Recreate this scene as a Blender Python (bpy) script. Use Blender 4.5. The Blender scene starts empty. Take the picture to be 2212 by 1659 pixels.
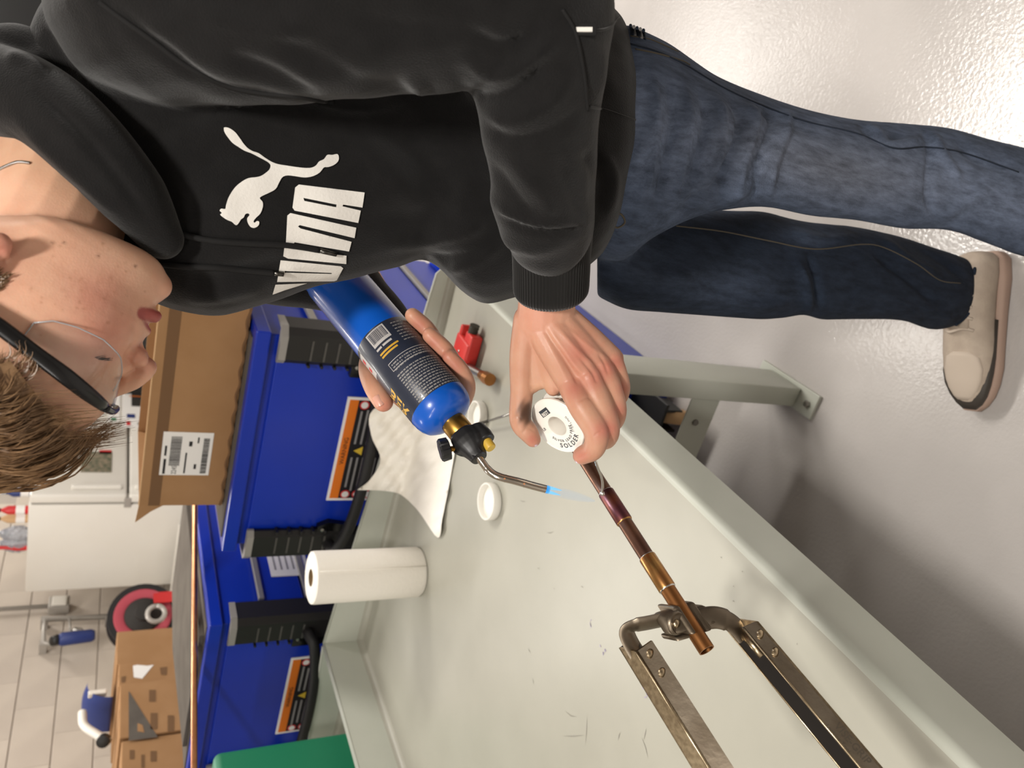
import bpy, bmesh, math, random
import numpy as np
from mathutils import Vector, Matrix
from mathutils.bvhtree import BVHTree
from mathutils.geometry import delaunay_2d_cdt
random.seed(7); RNG = np.random.default_rng(7)
SC = bpy.context.scene; COL = SC.collection
# ------------------------------------------------------------------ camera (phone held sideways: world up = image left)
FPX = 1640.0; PITCH = math.radians(28.5); ROLL = math.radians(-4.25); YAW = math.radians(25)
CAM = np.array([0.0, 0.0, 1.52])
def _basis():
    F = np.array([0, math.cos(PITCH), -math.sin(PITCH)]); R = np.array([1.0, 0, 0]); D = -np.cross(R, F)
    c, s = math.cos(ROLL), math.sin(ROLL)
    R2 = c*R + s*D; D2 = -s*R + c*D
    c, s = math.cos(YAW), math.sin(YAW); Z = np.array([[c, -s, 0], [s, c, 0], [0, 0, 1]])
    return Z@R2, Z@D2, Z@F
CR, CD, CF = _basis()           # upright picture: right, down, forward (world vectors)
def ray(x, y): return CF + (x-1106)/FPX*CD + (829.5-y)/FPX*CR
def P(x, y, t): return CAM + ray(x, y)*t
def onz(x, y, z): d = ray(x, y); return CAM + d*((z-CAM[2])/d[2])
def onx(x, y, v): d = ray(x, y); return CAM + d*((v-CAM[0])/d[0])
def ony(x, y, v): d = ray(x, y); return CAM + d*((v-CAM[1])/d[1])
def proj(p):
    q = np.asarray(p)-CAM; z = q@CF
    return np.stack([1106+FPX*(q@CD)/z, 829.5-FPX*(q@CR)/z, z], -1)
cd = bpy.data.cameras.new('camera'); cam = bpy.data.objects.new('camera', cd); COL.objects.link(cam)
cam.matrix_world = Matrix(((CD[0], CR[0], -CF[0], CAM[0]), (CD[1], CR[1], -CF[1], CAM[1]), (CD[2], CR[2], -CF[2], CAM[2]), (0, 0, 0, 1)))
cd.sensor_width = 36; cd.lens = FPX/2212*36; cd.clip_start = .02
cd.dof.use_dof = True; cd.dof.focus_distance = .80; cd.dof.aperture_fstop = 7.5
SC.camera = cam
SC.view_settings.view_transform = 'Standard'; SC.view_settings.look = 'None'
SC.view_settings.exposure = 0.0; SC.view_settings.gamma = 1.0; SC.view_settings.use_curve_mapping = False
w = bpy.data.worlds.new('world'); SC.world = w; w.use_nodes = True
w.node_tree.nodes['Background'].inputs[0].default_value = (.8, .85, .9, 1); w.node_tree.nodes['Background'].inputs[1].default_value = .15
# ceiling lamps of the shop (rows of flat LED panels) and added fill lights
def panel(x, y, e, sx=1.15, sy=.3, z=3.02):
    l = bpy.data.lights.new('ceiling_and_fill_lamp', 'AREA'); l.shape = 'RECTANGLE'; l.size = sx; l.size_y = sy; l.energy = e; l.color = (1, .955, .895)
    o = bpy.data.objects.new('ceiling_and_fill_lamp', l); COL.objects.link(o); o.location = (x, y, z)
for (x, y, e) in ((.44, 2.92, 68), (-1.06, 2.88, 22), (-2.7, 2.9, 40), (2.0, 2.9, 30), (-2.0, -2.2, 40), (-.5, -2.3, 34), (-2.8, 5.6, 40), (.4, 5.6, 36), (-3.2, .6, 18)):  # fill added: pair behind camera for face and rims, last one for wall
    panel(x, y, e)
panel(.16, -.5, 56, .3, .16)
# ------------------------------------------------------------------ helpers
def lin(h):
    h = h.lstrip('#'); c = [int(h[i:i+2], 16)/255 for i in (0, 2, 4)]
    return tuple(x/12.92 if x <= .04045 else ((x+.055)/1.055)**2.4 for x in c)
MATS = {}
def mat(name, col, rough=.5, metal=0.0, var=None, vscale=8, bump=0.0, bscale=60, sss=0, spec=.5, coat=0, emit=None, trans=0, ior=1.45, alpha=1, sheen=0, detail=4, rvar=0):
    m = bpy.data.materials.new(name); m.use_nodes = True; MATS[name] = m
    nt = m.node_tree; b = nt.nodes['Principled BSDF']; I = b.inputs; L = nt.links
    c = lin(col) if isinstance(col, str) else col
    I['Base Color'].default_value = (*c, 1); I['Roughness'].default_value = rough; I['Metallic'].default_value = metal
    I['Specular IOR Level'].default_value = spec; I['IOR'].default_value = ior
    if sss: I['Subsurface Weight'].default_value = sss; I['Subsurface Radius'].default_value = (1, .35, .2); I['Subsurface Scale'].default_value = .006
    if coat: I['Coat Weight'].default_value = coat; I['Coat Roughness'].default_value = .08
    if sheen: I['Sheen Weight'].default_value = sheen; I['Sheen Roughness'].default_value = .5
    if trans: I['Transmission Weight'].default_value = trans
    I['Alpha'].default_value = alpha
    if emit: I['Emission Color'].default_value = (*lin(emit[0]), 1); I['Emission Strength'].default_value = emit[1]
    tc = nt.nodes.new('ShaderNodeTexCoord')
    if var is not None:
        n = nt.nodes.new('ShaderNodeTexNoise'); n.inputs['Scale'].default_value = vscale; n.inputs['Detail'].default_value = detail; L.new(tc.outputs['Object'], n.inputs['Vector'])
        r = nt.nodes.new('ShaderNodeValToRGB'); L.new(n.outputs['Fac'], r.inputs['Fac'])
        r.color_ramp.elements[0].position = .36; r.color_ramp.elements[1].position = .64
        r.color_ramp.elements[0].color = (*c, 1); c2 = lin(var) if isinstance(var, str) else var; r.color_ramp.elements[1].color = (*c2, 1)
        L.new(r.outputs['Color'], I['Base Color'])
        if rvar:
            mr = nt.nodes.new('ShaderNodeMapRange'); L.new(n.outputs['Fac'], mr.inputs['Value']); mr.inputs['To Min'].default_value = rough-rvar; mr.inputs['To Max'].default_value = rough+rvar; L.new(mr.outputs['Result'], I['Roughness'])
    if bump:
        n2 = nt.nodes.new('ShaderNodeTexNoise'); n2.inputs['Scale'].default_value = bscale; n2.inputs['Detail'].default_value = 3; L.new(tc.outputs['Object'], n2.inputs['Vector'])
        bp = nt.nodes.new('ShaderNodeBump'); bp.inputs['Strength'].default_value = bump; bp.inputs['Distance'].default_value = .004; L.new(n2.outputs['Fac'], bp.inputs['Height']); L.new(bp.outputs['Normal'], I['Normal'])
    return m
def M(m): return MATS[m] if isinstance(m, str) else m
def props(o, label=None, cat=None, group=None, kind=None):
    if label: o['label'] = label
    if cat: o['category'] = cat
    if group: o['group'] = group
    if kind: o['kind'] = kind
    return o
def thing(name, label, cat, loc, group=None):
    o = bpy.data.objects.new(name, None); COL.objects.link(o); o.location = tuple(float(a) for a in loc); o.empty_display_size = .05
    return props(o, label, cat, group)
def build(name, vf, m, parent=None, smooth=False, label=None, cat=None, group=None, kind=None):
    v, f = vf[0], vf[1]; v = np.asarray(v, float).reshape(-1, 3)
    if parent is None:
        o0 = np.array([(v[:, 0].min()+v[:, 0].max())/2, (v[:, 1].min()+v[:, 1].max())/2, v[:, 2].min()])
    else:
        o0 = v.mean(0)
    me = bpy.data.meshes.new(name); me.from_pydata((v-o0).tolist(), [], [list(map(int, q)) for q in f]); me.update()
    if not isinstance(m, (list, tuple)): m = [m]
    for q in m: me.materials.append(M(q))
    if len(vf) > 2: me.polygons.foreach_set('material_index', np.asarray(vf[2], np.int32))
    if smooth:
        me.polygons.foreach_set('use_smooth', [True]*len(me.polygons))
        if smooth is not True: me.set_sharp_from_angle(angle=math.radians(smooth))
    o = bpy.data.objects.new(name, me); COL.objects.link(o); o.location = o0
    if parent is not None:
        o.parent = parent
        pw = Vector((0, 0, 0)); q = parent
        while q is not None: pw += q.location; q = q.parent
        o.location = Vector(o0)-pw
    return props(o, label, cat, group, kind)
def join(*vfs):
    V, F, n = [], [], 0; MI = []
    for vf in vfs:
        v = np.asarray(vf[0], float).reshape(-1, 3); V.append(v); F += [[i+n for i in q] for q in vf[1]]; n += len(v)
        MI += list(vf[2]) if len(vf) > 2 else [0]*len(vf[1])
    return np.vstack(V), F, MI
def withmi(vf, i): return vf[0], vf[1], [i]*len(vf[1])
def frombm(bm):
    bm.verts.index_update(); v = [tuple(x.co) for x in bm.verts]; f = [[q.index for q in p.verts] for p in bm.faces]; bm.free(); return np.array(v), f
def boxvf(lo, hi, bev=0.0, seg=2):
    lo = np.array(lo, float); hi = np.array(hi, float); bm = bmesh.new(); bmesh.ops.create_cube(bm, size=1)
    for q in bm.verts: q.co = Vector(((lo+hi)/2+np.array(q.co)*(hi-lo)))
    if bev: bmesh.ops.bevel(bm, geom=bm.edges[:], offset=bev, segments=seg, profile=.5, affect='EDGES')
    return frombm(bm)
def obox(c, ax, ay, az, bev=0.0, seg=2):
    """box with centre c and half-axis vectors"""
    s = [np.linalg.norm(a) for a in (ax, ay, az)]
    v, f = boxvf([-q for q in s], s, bev, seg); B = np.array([np.array(a)/q for a, q in zip((ax, ay, az), s)])
    if np.linalg.det(B) < 0: f = [q[::-1] for q in f]
    return np.array(c)+v@B, f
def loft(rings, cap=True, closed=True, flip=False):
    rings = [np.asarray(r, float) for r in rings]; n = len(rings[0]); V = np.vstack(rings); F = []
    for i in range(len(rings)-1):
        a, b = i*n, (i+1)*n
        for j in range(n if closed else n-1):
            k = (j+1) % n; F.append([a+j, a+k, b+k, b+j])
    if cap:
        for base, rev in ((0, True), ((len(rings)-1)*n, False)):
            c = len(V); V = np.vstack([V, V[base:base+n].mean(0)])
            for j in range(n):
                k = (j+1) % n; F.append([base+k, base+j, c] if rev else [base+j, base+k, c])
    if flip: F = [q[::-1] for q in F]
    return V, F
def norm(a): a = np.asarray(a, float); return a/np.linalg.norm(a)
def frame(axis, hint=(0, 0, 1)):
    a = norm(axis); h = np.array(hint, float)
    if abs(a@norm(h)) > .97: h = np.array([1.0, 0, 0]) if abs(a[0]) < .9 else np.array([0, 1.0, 0])
    x = norm(np.cross(h, a)); return x, np.cross(a, x), a
def catmull(pts, n=8):
    p = np.asarray(pts, float); p = np.vstack([2*p[0]-p[1], p, 2*p[-1]-p[-2]]); out = []
    for i in range(1, len(p)-2):
        for s in np.linspace(0, 1, n, endpoint=False):
            a, b, c, d = p[i-1], p[i], p[i+1], p[i+2]
            out.append(.5*((2*b)+(c-a)*s+(2*a-5*b+4*c-d)*s*s+(3*b-a-3*c+d)*s**3))
    out.append(p[-2]); return np.array(out)
def tube(pts, r, seg=10, cap=True, flat=None, roundcap=False):
    pts = np.asarray(pts, float); r = np.broadcast_to(np.asarray(r, float), (len(pts),)).copy()
    if roundcap:
        d0 = norm(pts[0]-pts[1]); d1 = norm(pts[-1]-pts[-2]); pre, post, pr_, po_ = [], [], [], []
        for k in (.97, .75, .4): pre.append(pts[0]+d0*r[0]*k); pr_.append(r[0]*math.sqrt(1-k*k))
        for k in (.4, .75, .97): post.append(pts[-1]+d1*r[-1]*k); po_.append(r[-1]*math.sqrt(1-k*k))
        pts = np.vstack([pre, pts, post]); r = np.concatenate([pr_, r, po_])
    T = np.gradient(pts, axis=0); T /= np.linalg.norm(T, axis=1)[:, None]+1e-12
    x, y, _ = frame(T[0]) if flat is None else frame(T[0], flat[0]); rings = []; a = np.linspace(0, 2*math.pi, seg, endpoint=False); fl = 1 if flat is None else flat[1]
    for i in range(len(pts)):
        x = norm(x-T[i]*(x@T[i])); y = np.cross(T[i], x)
        rings.append(pts[i]+r[i]*(np.outer(np.cos(a), x)+fl*np.outer(np.sin(a), y)))
    return loft(rings, cap)
def lathe(prof, o, axis, seg=32, hint=(0, 0, 1), cap=True):
    x, y, a = frame(axis, hint); o = np.array(o, float); t = np.linspace(0, 2*math.pi, seg, endpoint=False)
    return loft([o+a*z+r*(np.outer(np.cos(t), x)+np.outer(np.sin(t), y)) for r, z in prof], cap)
def prism(poly, o, ex, ey, en, d):
    """polygon in a plane extruded by d along en (convex or simple; capped by ngon)"""
    poly = np.asarray(poly, float); n = len(poly); A = np.array(o)+np.outer(poly[:, 0], ex)+np.outer(poly[:, 1], ey); B = A+np.array(en)*d
    F = [list(range(n))[::-1], [n+i for i in range(n)]]+[[i, (i+1) % n, n+(i+1) % n, n+i] for i in range(n)]
    return np.vstack([A, B]), F
def remesh(vf, voxel, it=6, fac=.5):
    v, f = vf[0], vf[1]; me = bpy.data.meshes.new('tmp'); me.from_pydata(np.asarray(v).tolist(), [], [list(map(int, q)) for q in f]); me.update()
    bm = bmesh.new(); bm.from_mesh(me); bmesh.ops.recalc_face_normals(bm, faces=bm.faces[:]); bm.to_mesh(me); bm.free()
    o = bpy.data.objects.new('tmp', me); COL.objects.link(o)
    m = o.modifiers.new('r', 'REMESH'); m.mode = 'VOXEL'; m.voxel_size = voxel; m.use_smooth_shade = True
    if it: s = o.modifiers.new('s', 'SMOOTH'); s.iterations = it; s.factor = fac
    dg = bpy.context.evaluated_depsgraph_get(); dg.update(); e = o.evaluated_get(dg); em = e.to_mesh()
    n = len(em.vertices); V = np.empty(n*3); em.vertices.foreach_get('co', V); F = [list(p.vertices) for p in em.polygons]
    e.to_mesh_clear(); bpy.data.objects.remove(o); bpy.data.meshes.remove(me)
    return V.reshape(-1, 3), F
def vnormals(v, f):
    me = bpy.data.meshes.new('tmp'); me.from_pydata(np.asarray(v).tolist(), [], f); me.update()
    n = np.empty(len(v)*3); me.vertices.foreach_get('normal', n); bpy.data.meshes.remove(me); return n.reshape(-1, 3)
def segdist(q, a, b):
    a = np.array(a, float); b = np.array(b, float); d = b-a; s = np.clip(((q-a)@d)/(d@d+1e-9), 0, 1); return np.linalg.norm(q-(a+s[:, None]*d), axis=1), s
def creases(vf, L, facing=.05):
    """push folds into a mesh: each (points in photo px, half width px, metres; + out, - in)"""
    v, f = np.array(vf[0]), vf[1]; n = vnormals(v, f); q = proj(v); view = v-CAM; view /= np.linalg.norm(view, axis=1)[:, None]
    k = np.clip(-(n*view).sum(1)*2.5, 0, 1); d = np.zeros(len(v))
    for pts, wd, am in L:
        pts = catmull(pts, 5) if len(pts) > 2 else np.array(pts, float); best = np.full(len(v), 1e9); bs = np.zeros(len(v)); m = len(pts)-1
        for i in range(m):
            e, s = segdist(q[:, :2], pts[i], pts[i+1]); u = e < best; best[u] = e[u]; bs[u] = (i+s[u])/m
        d += am*np.exp(-(best/wd)**2)*np.clip(np.sin(np.clip(bs, .03, .97)*math.pi)*1.6, 0, 1)
    return v+n*(d*k)[:, None], f
def textvf(s, size=1.0, font_extra=0.0, align='LEFT', sx=1.0):
    c = bpy.data.curves.new('t', 'FONT'); c.body = s; c.size = size; c.align_x = align; c.offset = font_extra; c.resolution_u = 3
    o = bpy.data.objects.new('t', c); COL.objects.link(o); dg = bpy.context.evaluated_depsgraph_get(); dg.update()
    e = o.evaluated_get(dg); me = e.to_mesh(); v = np.array([tuple(q.co) for q in me.vertices]).reshape(-1, 3)[:, :2]; f = [list(p.vertices) for p in me.polygons]
    e.to_mesh_clear(); bpy.data.objects.remove(o); bpy.data.curves.remove(c); v = v*np.array([sx, 1]); return v, f
def fill(polys, step=None):
    """even-odd filled 2d polygons -> verts2d, tris, with interior points for draping"""
    pts, edges = [], []
    for p in polys:
        b = len(pts); pts += [tuple(q) for q in p]; edges += [(b+i, b+(i+1) % len(p)) for i in range(len(p))]
    A = np.array(pts)
    def inside(q):
        r = np.zeros(len(q), bool)
        for p in polys:
            p = np.asarray(p)
            for i in range(len(p)):
                (x1, y1), (x2, y2) = p[i], p[(i+1) % len(p)]
                c = ((y1 > q[:, 1]) != (y2 > q[:, 1])); xx = (x2-x1)*(q[:, 1]-y1)/((y2-y1) if y2 != y1 else 1e-9)+x1
                r ^= c & (q[:, 0] < xx)
        return r
    if step:
        gx, gy = np.meshgrid(np.arange(A[:, 0].min(), A[:, 0].max(), step), np.arange(A[:, 1].min(), A[:, 1].max(), step)); g = np.stack([gx.ravel(), gy.ravel()], 1); g = g[inside(g)]
        pts += [tuple(q) for q in g]
    v, e, f, *_ = delaunay_2d_cdt([Vector(q) for q in pts], edges, [], 0, 1e-6)
    v = np.array([tuple(q) for q in v]); f = [list(q) for q in f]; cen = np.array([v[q].mean(0) for q in f]); k = inside(cen)
    return v, [q for q, s in zip(f, k) if s]
def plane_map(v2, o, ex, ey, off=0, n=None):
    r = np.array(o)+np.outer(v2[:, 0], ex)+np.outer(v2[:, 1], ey)
    return r if n is None else r+np.array(n)*off
def refine(pts, n): 
    p = np.asarray(pts, float); out = []
    for i in range(len(p)):
        a, b = p[i], p[(i+1) % len(p)]
        for s in np.linspace(0, 1, n, endpoint=False): out.append(a+(b-a)*s)
    return out
# ------------------------------------------------------------------ materials
mat('floor', '#c0bbb7', .14, var='#b4afab', vscale=2.5, bump=.2, bscale=120, spec=.5)
mat('ceiling', '#d8d5d0', .9); mat('plaster', '#b4aea8', .8)
mat('block', '#c2b7aa', .62, var='#b8ada1', vscale=3, bump=.15, bscale=90); mat('mortar', '#a89f96', .9)
mat('table_paint', '#b6b9ad', .4, var='#bdbfb4', vscale=4, bump=.04, bscale=30, spec=.4)
mat('table_top', '#a19f93', .33, var='#a7a599', vscale=5, bump=.03, bscale=25, spec=.45)
mat('blue_paint', '#0a2c9c', .32, var='#0b2fa6', vscale=3, spec=.5)
mat('black_plastic', '#1b1a19', .45, bump=.08, bscale=300); mat('grey_cap', '#8d8a86', .5); mat('black_rubber', '#151414', .6)
mat('black_gloss', '#0c0c0d', .2); mat('steel', '#a7a49f', .3, 1.0); mat('drawer_strip', '#9b9893', .45, .6)
mat('cardboard', '#a07a54', .85, var='#98724c', vscale=6, bump=.06, bscale=120); mat('cardboard_raw', '#c9a57c', .9); mat('cardboard_dark', '#6f5237', .9)
mat('white_paper', '#e6e3df', .8); mat('white_enamel', '#dcd8cf', .35, var='#d8d3c9', vscale=2); mat('seal', '#8f8c84', .7)
mat('orange', '#dd741d', .5); mat('print_black', '#141316', .6); mat('print_grey', '#8f8d8c', .6); mat('yellow', '#d8b73a', .5); mat('red', '#c42a2c', .45)
mat('mat_grey', '#5a544e', .95, var='#645e57', vscale=9, spec=.12); mat('copper_bright', '#d79a72', .32, 1.0, var='#c98a62', vscale=30)
mat('green_plastic', '#1f7a57', .45); mat('dark_blue', '#26356f', .45); mat('pink', '#a94450', .6); mat('grey_metal', '#a9a49d', .4, .3)
mat('brass', '#b98a3c', .3, 1.0, var='#a87b34', vscale=60); mat('dark_void', '#2b2825', .8); mat('photo_print', '#8d7f6a', .6, var='#4c5340', vscale=40); mat('clear_plastic', '#c9cdd6', .1, trans=.6)
mat('purple_ink', '#a39bb0', .6); mat('scuff', '#8d8a80', .6)
# ------------------------------------------------------------------ room shell
def struct(name, vf, m, **k): return build(name, vf, m, kind='structure', **k)
struct('floor', boxvf((-4.2, -4, -.1), (5, 8, 0)), 'floor')
struct('ceiling', boxvf((-4.2, -4, 3.05), (5, 8, 3.15)), 'ceiling')
wl = struct('wall_left', boxvf((-4.2, -4, 0), (-4.008, 8, 3.05)), 'mortar')
bl = prism([(-4.03, -.0985), (-4.003, -.0985), (-4, -.0955), (-4, .0955), (-4.003, .0985), (-4.03, .0985)], (0, -.2012, 0), (1, 0, 0), (0, 0, 1), (0, 1, 0), .4024); bme = None
for r in range(15):
    for k in range(11):
        yc = 1.5+.404*k+(.202 if r % 2 else 0); zc = .1+r*.202
        if zc < .9: continue
        if bme is None: ob = build('block', (bl[0]+np.array([0, yc, zc]), bl[1]), 'block', wl); bme = ob.data; base = ob.location-Vector((0, yc, zc))
        else:
            ob = bpy.data.objects.new('block', bme); COL.objects.link(ob); ob.parent = wl; ob.location = base+Vector((0, yc, zc))
struct('wall_back', boxvf((-4.2, 7, 0), (5, 7.1, 3.05)), 'plaster')
struct('wall_right', boxvf((4.9, -4, 0), (5, 8, 3.05)), 'plaster')
struct('wall_front', boxvf((-4.2, -4, 0), (5, -3.9, 3.05)), 'plaster')
# ------------------------------------------------------------------ steel work tables
def leg(par, x0, y0, dx, dy):
    x1, y1 = x0+dx, y0+dy; lo = (min(x0, x1), min(y0, y1), .012); hi = (max(x0, x1), max(y0, y1), .68)
    l = build('leg', boxvf(lo, hi, .005), 'table_paint', par, 30)
    a = boxvf((lo[0]-.006, lo[1]-.055, 0), (hi[0]+.008, hi[1]+.04, .01), .002)
    build('foot_plate', a, 'table_paint', l); build('bolt', lathe([(.009, 0), (.009, .006), (.006, .009)], ((lo[0]+hi[0])/2, lo[1]-.032, .01), (0, 0, 1), 6), 'steel', l)
    return l
def worktable(xb, xf, y0, y1, label, detail=True):
    """xb: x of the tall back rim, xf: x of the front edge"""
    s = 1 if xf > xb else -1; T = .753
    t = thing('work_table', label, 'table', ((xb+xf)/2, (y0+y1)/2, 0))
    lo, hi = min(xb, xf), max(xb, xf)
    build('tabletop', boxvf((lo, y0, T-.004), (hi, y1, T), .0), 'table_top', t)
    # front apron: rolled edge, folded down
    rr = [(0, 0)]+[(math.sin(a)*.012, -.012+math.cos(a)*.012) for a in np.linspace(0, math.pi/2, 6)]+[(.012, -.088), (.009, -.088), (.009, -.012), (0, -.005)]
    build('front_apron', prism([(q[0]*s, q[1]) for q in rr], (xf, y0, T), (1, 0, 0), (0, 0, 1), (0, 1, 0), y1-y0), 'table_paint', t, 40)
    # tapered end rim (high at the back, low at the front) with a fillet at its foot
    hb, hf = .117, .046
    def rim(nm, y, th, hb, hf):
        pts = [(xb, T), (xf-s*.0, T), (xf-s*.0, T+hf-.012), (xf-s*.012, T+hf), (xb, T+hb)]
        pts = pts if s < 0 else pts[::-1]
        return build(nm, prism(pts, (0, y, 0), (1, 0, 0), (0, 0, 1), (0, 1, 0), th), 'table_paint', t)
    r = rim('end_rim', y1, .004, hb, hf)
    build('rim_lip', tube([(xb, y1+.002, T+hb), (xf-s*.014, y1+.002, T+hf), (xf-s*.003, y1+.002, T+hf-.008), (xf-s*.0, y1+.002, T+.005)], .0035, 6), 'table_paint', r, True)
    build('bend', prism([(0, 0), (-.014, 0), (-.009, .002), (-.004, .005), (-.0015, .009), (0, .016)], (lo, y1, T), (0, 1, 0), (0, 0, 1), (1, 0, 0), hi-lo), 'table_top', r, 60)
    b = build('back_rim', boxvf((min(xb, xb-s*.004), y0, T-.004), (max(xb, xb-s*.004), y1, T+hb)), 'table_paint', t)
    build('rim_lip', tube([(xb-s*.002, y0, T+hb), (xb-s*.002, y1, T+hb)], .0035, 6), 'table_paint', b, True)
    build('bend', prism([(0, 0), (.014*s, 0), (.009*s, .002), (.004*s, .005), (.0015*s, .009), (0, .016)], (xb, y0, T), (1, 0, 0), (0, 0, 1), (0, 1, 0), y1-y0), 'table_top', b, 60)
    l1 = leg(t, xf-s*.015, y1-.515, -s*.05, .11); leg(t, xb+s*.03, y1-.515, s*.05, .11)
    leg(t, xf-s*.015, y0+.05, -s*.05, .11); leg(t, xb+s*.03, y0+.05, s*.05, .11)
    a, c = sorted((xf-s*.065, xb+s*.08))
    for yy in (y1-.5, y0+.06):
        br = build('cross_brace', join(boxvf((a, yy, .245), (c, yy+.004, .325)), boxvf((a, yy, .241), (c, yy+.05, .245))), 'table_paint', t)
        build('bolt', lathe([(.008, 0), (.008, -.005)], (xf-s*.13, yy, .29), (0, 1, 0), 8), 'steel', br)
    return t
wt = worktable(-1.708, -.495, -.36, 1.705, 'pale grey-green steel work table in front, with raised back and side rims')
worktable(-1.722, -2.93, -.36, 1.705, 'second grey-green steel table standing behind the tall rim of the front table')
# ink marks and scuffs worn into the table top
T = .753
marks = [((1303, 1408), 7, 3), ((1276, 1350), 6, 2), ((1395, 1498), 9, 3), ((1352, 1395), 8, 2)]
sc = []
for (px, py), a, b in marks:
    for k in range(5):
        q = onz(px+RNG.normal(0, 5), py+RNG.normal(0, 7), T+.0006); an = RNG.uniform(0, 6.3); pts = [(math.cos(u)*a*.0005*RNG.uniform(.5, 1), math.sin(u)*b*.0006*RNG.uniform(.5, 1)) for u in np.linspace(0, 6.283, 9)[:-1]]
        e1 = np.array([math.cos(an), math.sin(an), 0]); e2 = np.array([-e1[1], e1[0], 0]); sc.append((plane_map(np.array(pts), q, e1, e2), [list(range(8))]))
build('ink_spots', join(*sc), 'purple_ink', wt, kind='stuff')
sc = []
for (x0, y0, x1, y1) in ((1268, 1545, 1264, 1610), (1215, 1590, 1262, 1588), (1220, 1535, 1246, 1548), (1340, 1580, 1334, 1600), (1150, 1465, 1152, 1480), (1385, 1590, 1400, 1640), (1396, 1572, 1390, 1600), (1140, 1400, 1146, 1412), (1160, 1228, 1166, 1231), (1255, 1265, 1260, 1270), (1450, 1530, 1443, 1548), (1180, 1150, 1196, 1148), (1123, 1080, 1136, 1083), (1196, 1268, 1199, 1272), (1600, 1392, 1604, 1390), (1556, 1203, 1559, 1203), (1602, 1235, 1605, 1235), (1583, 1266, 1585, 1268), (1582, 1298, 1586, 1300), (1720, 1393, 1722, 1394)):
    a = onz(x0, y0, T+.0006); b = onz(x1, y1, T+.0006); n = np.cross(norm(b-a), (0, 0, 1))*.0009; m_ = (a+b)/2+n*2*RNG.normal()
    sc.append((np.array([a, m_-n, b, m_+n]), [[0, 1, 2, 3]]))
build('scratches', join(*sc), 'scuff', wt, kind='stuff')
mat('rib_grey', '#4a4845', .5)
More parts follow.
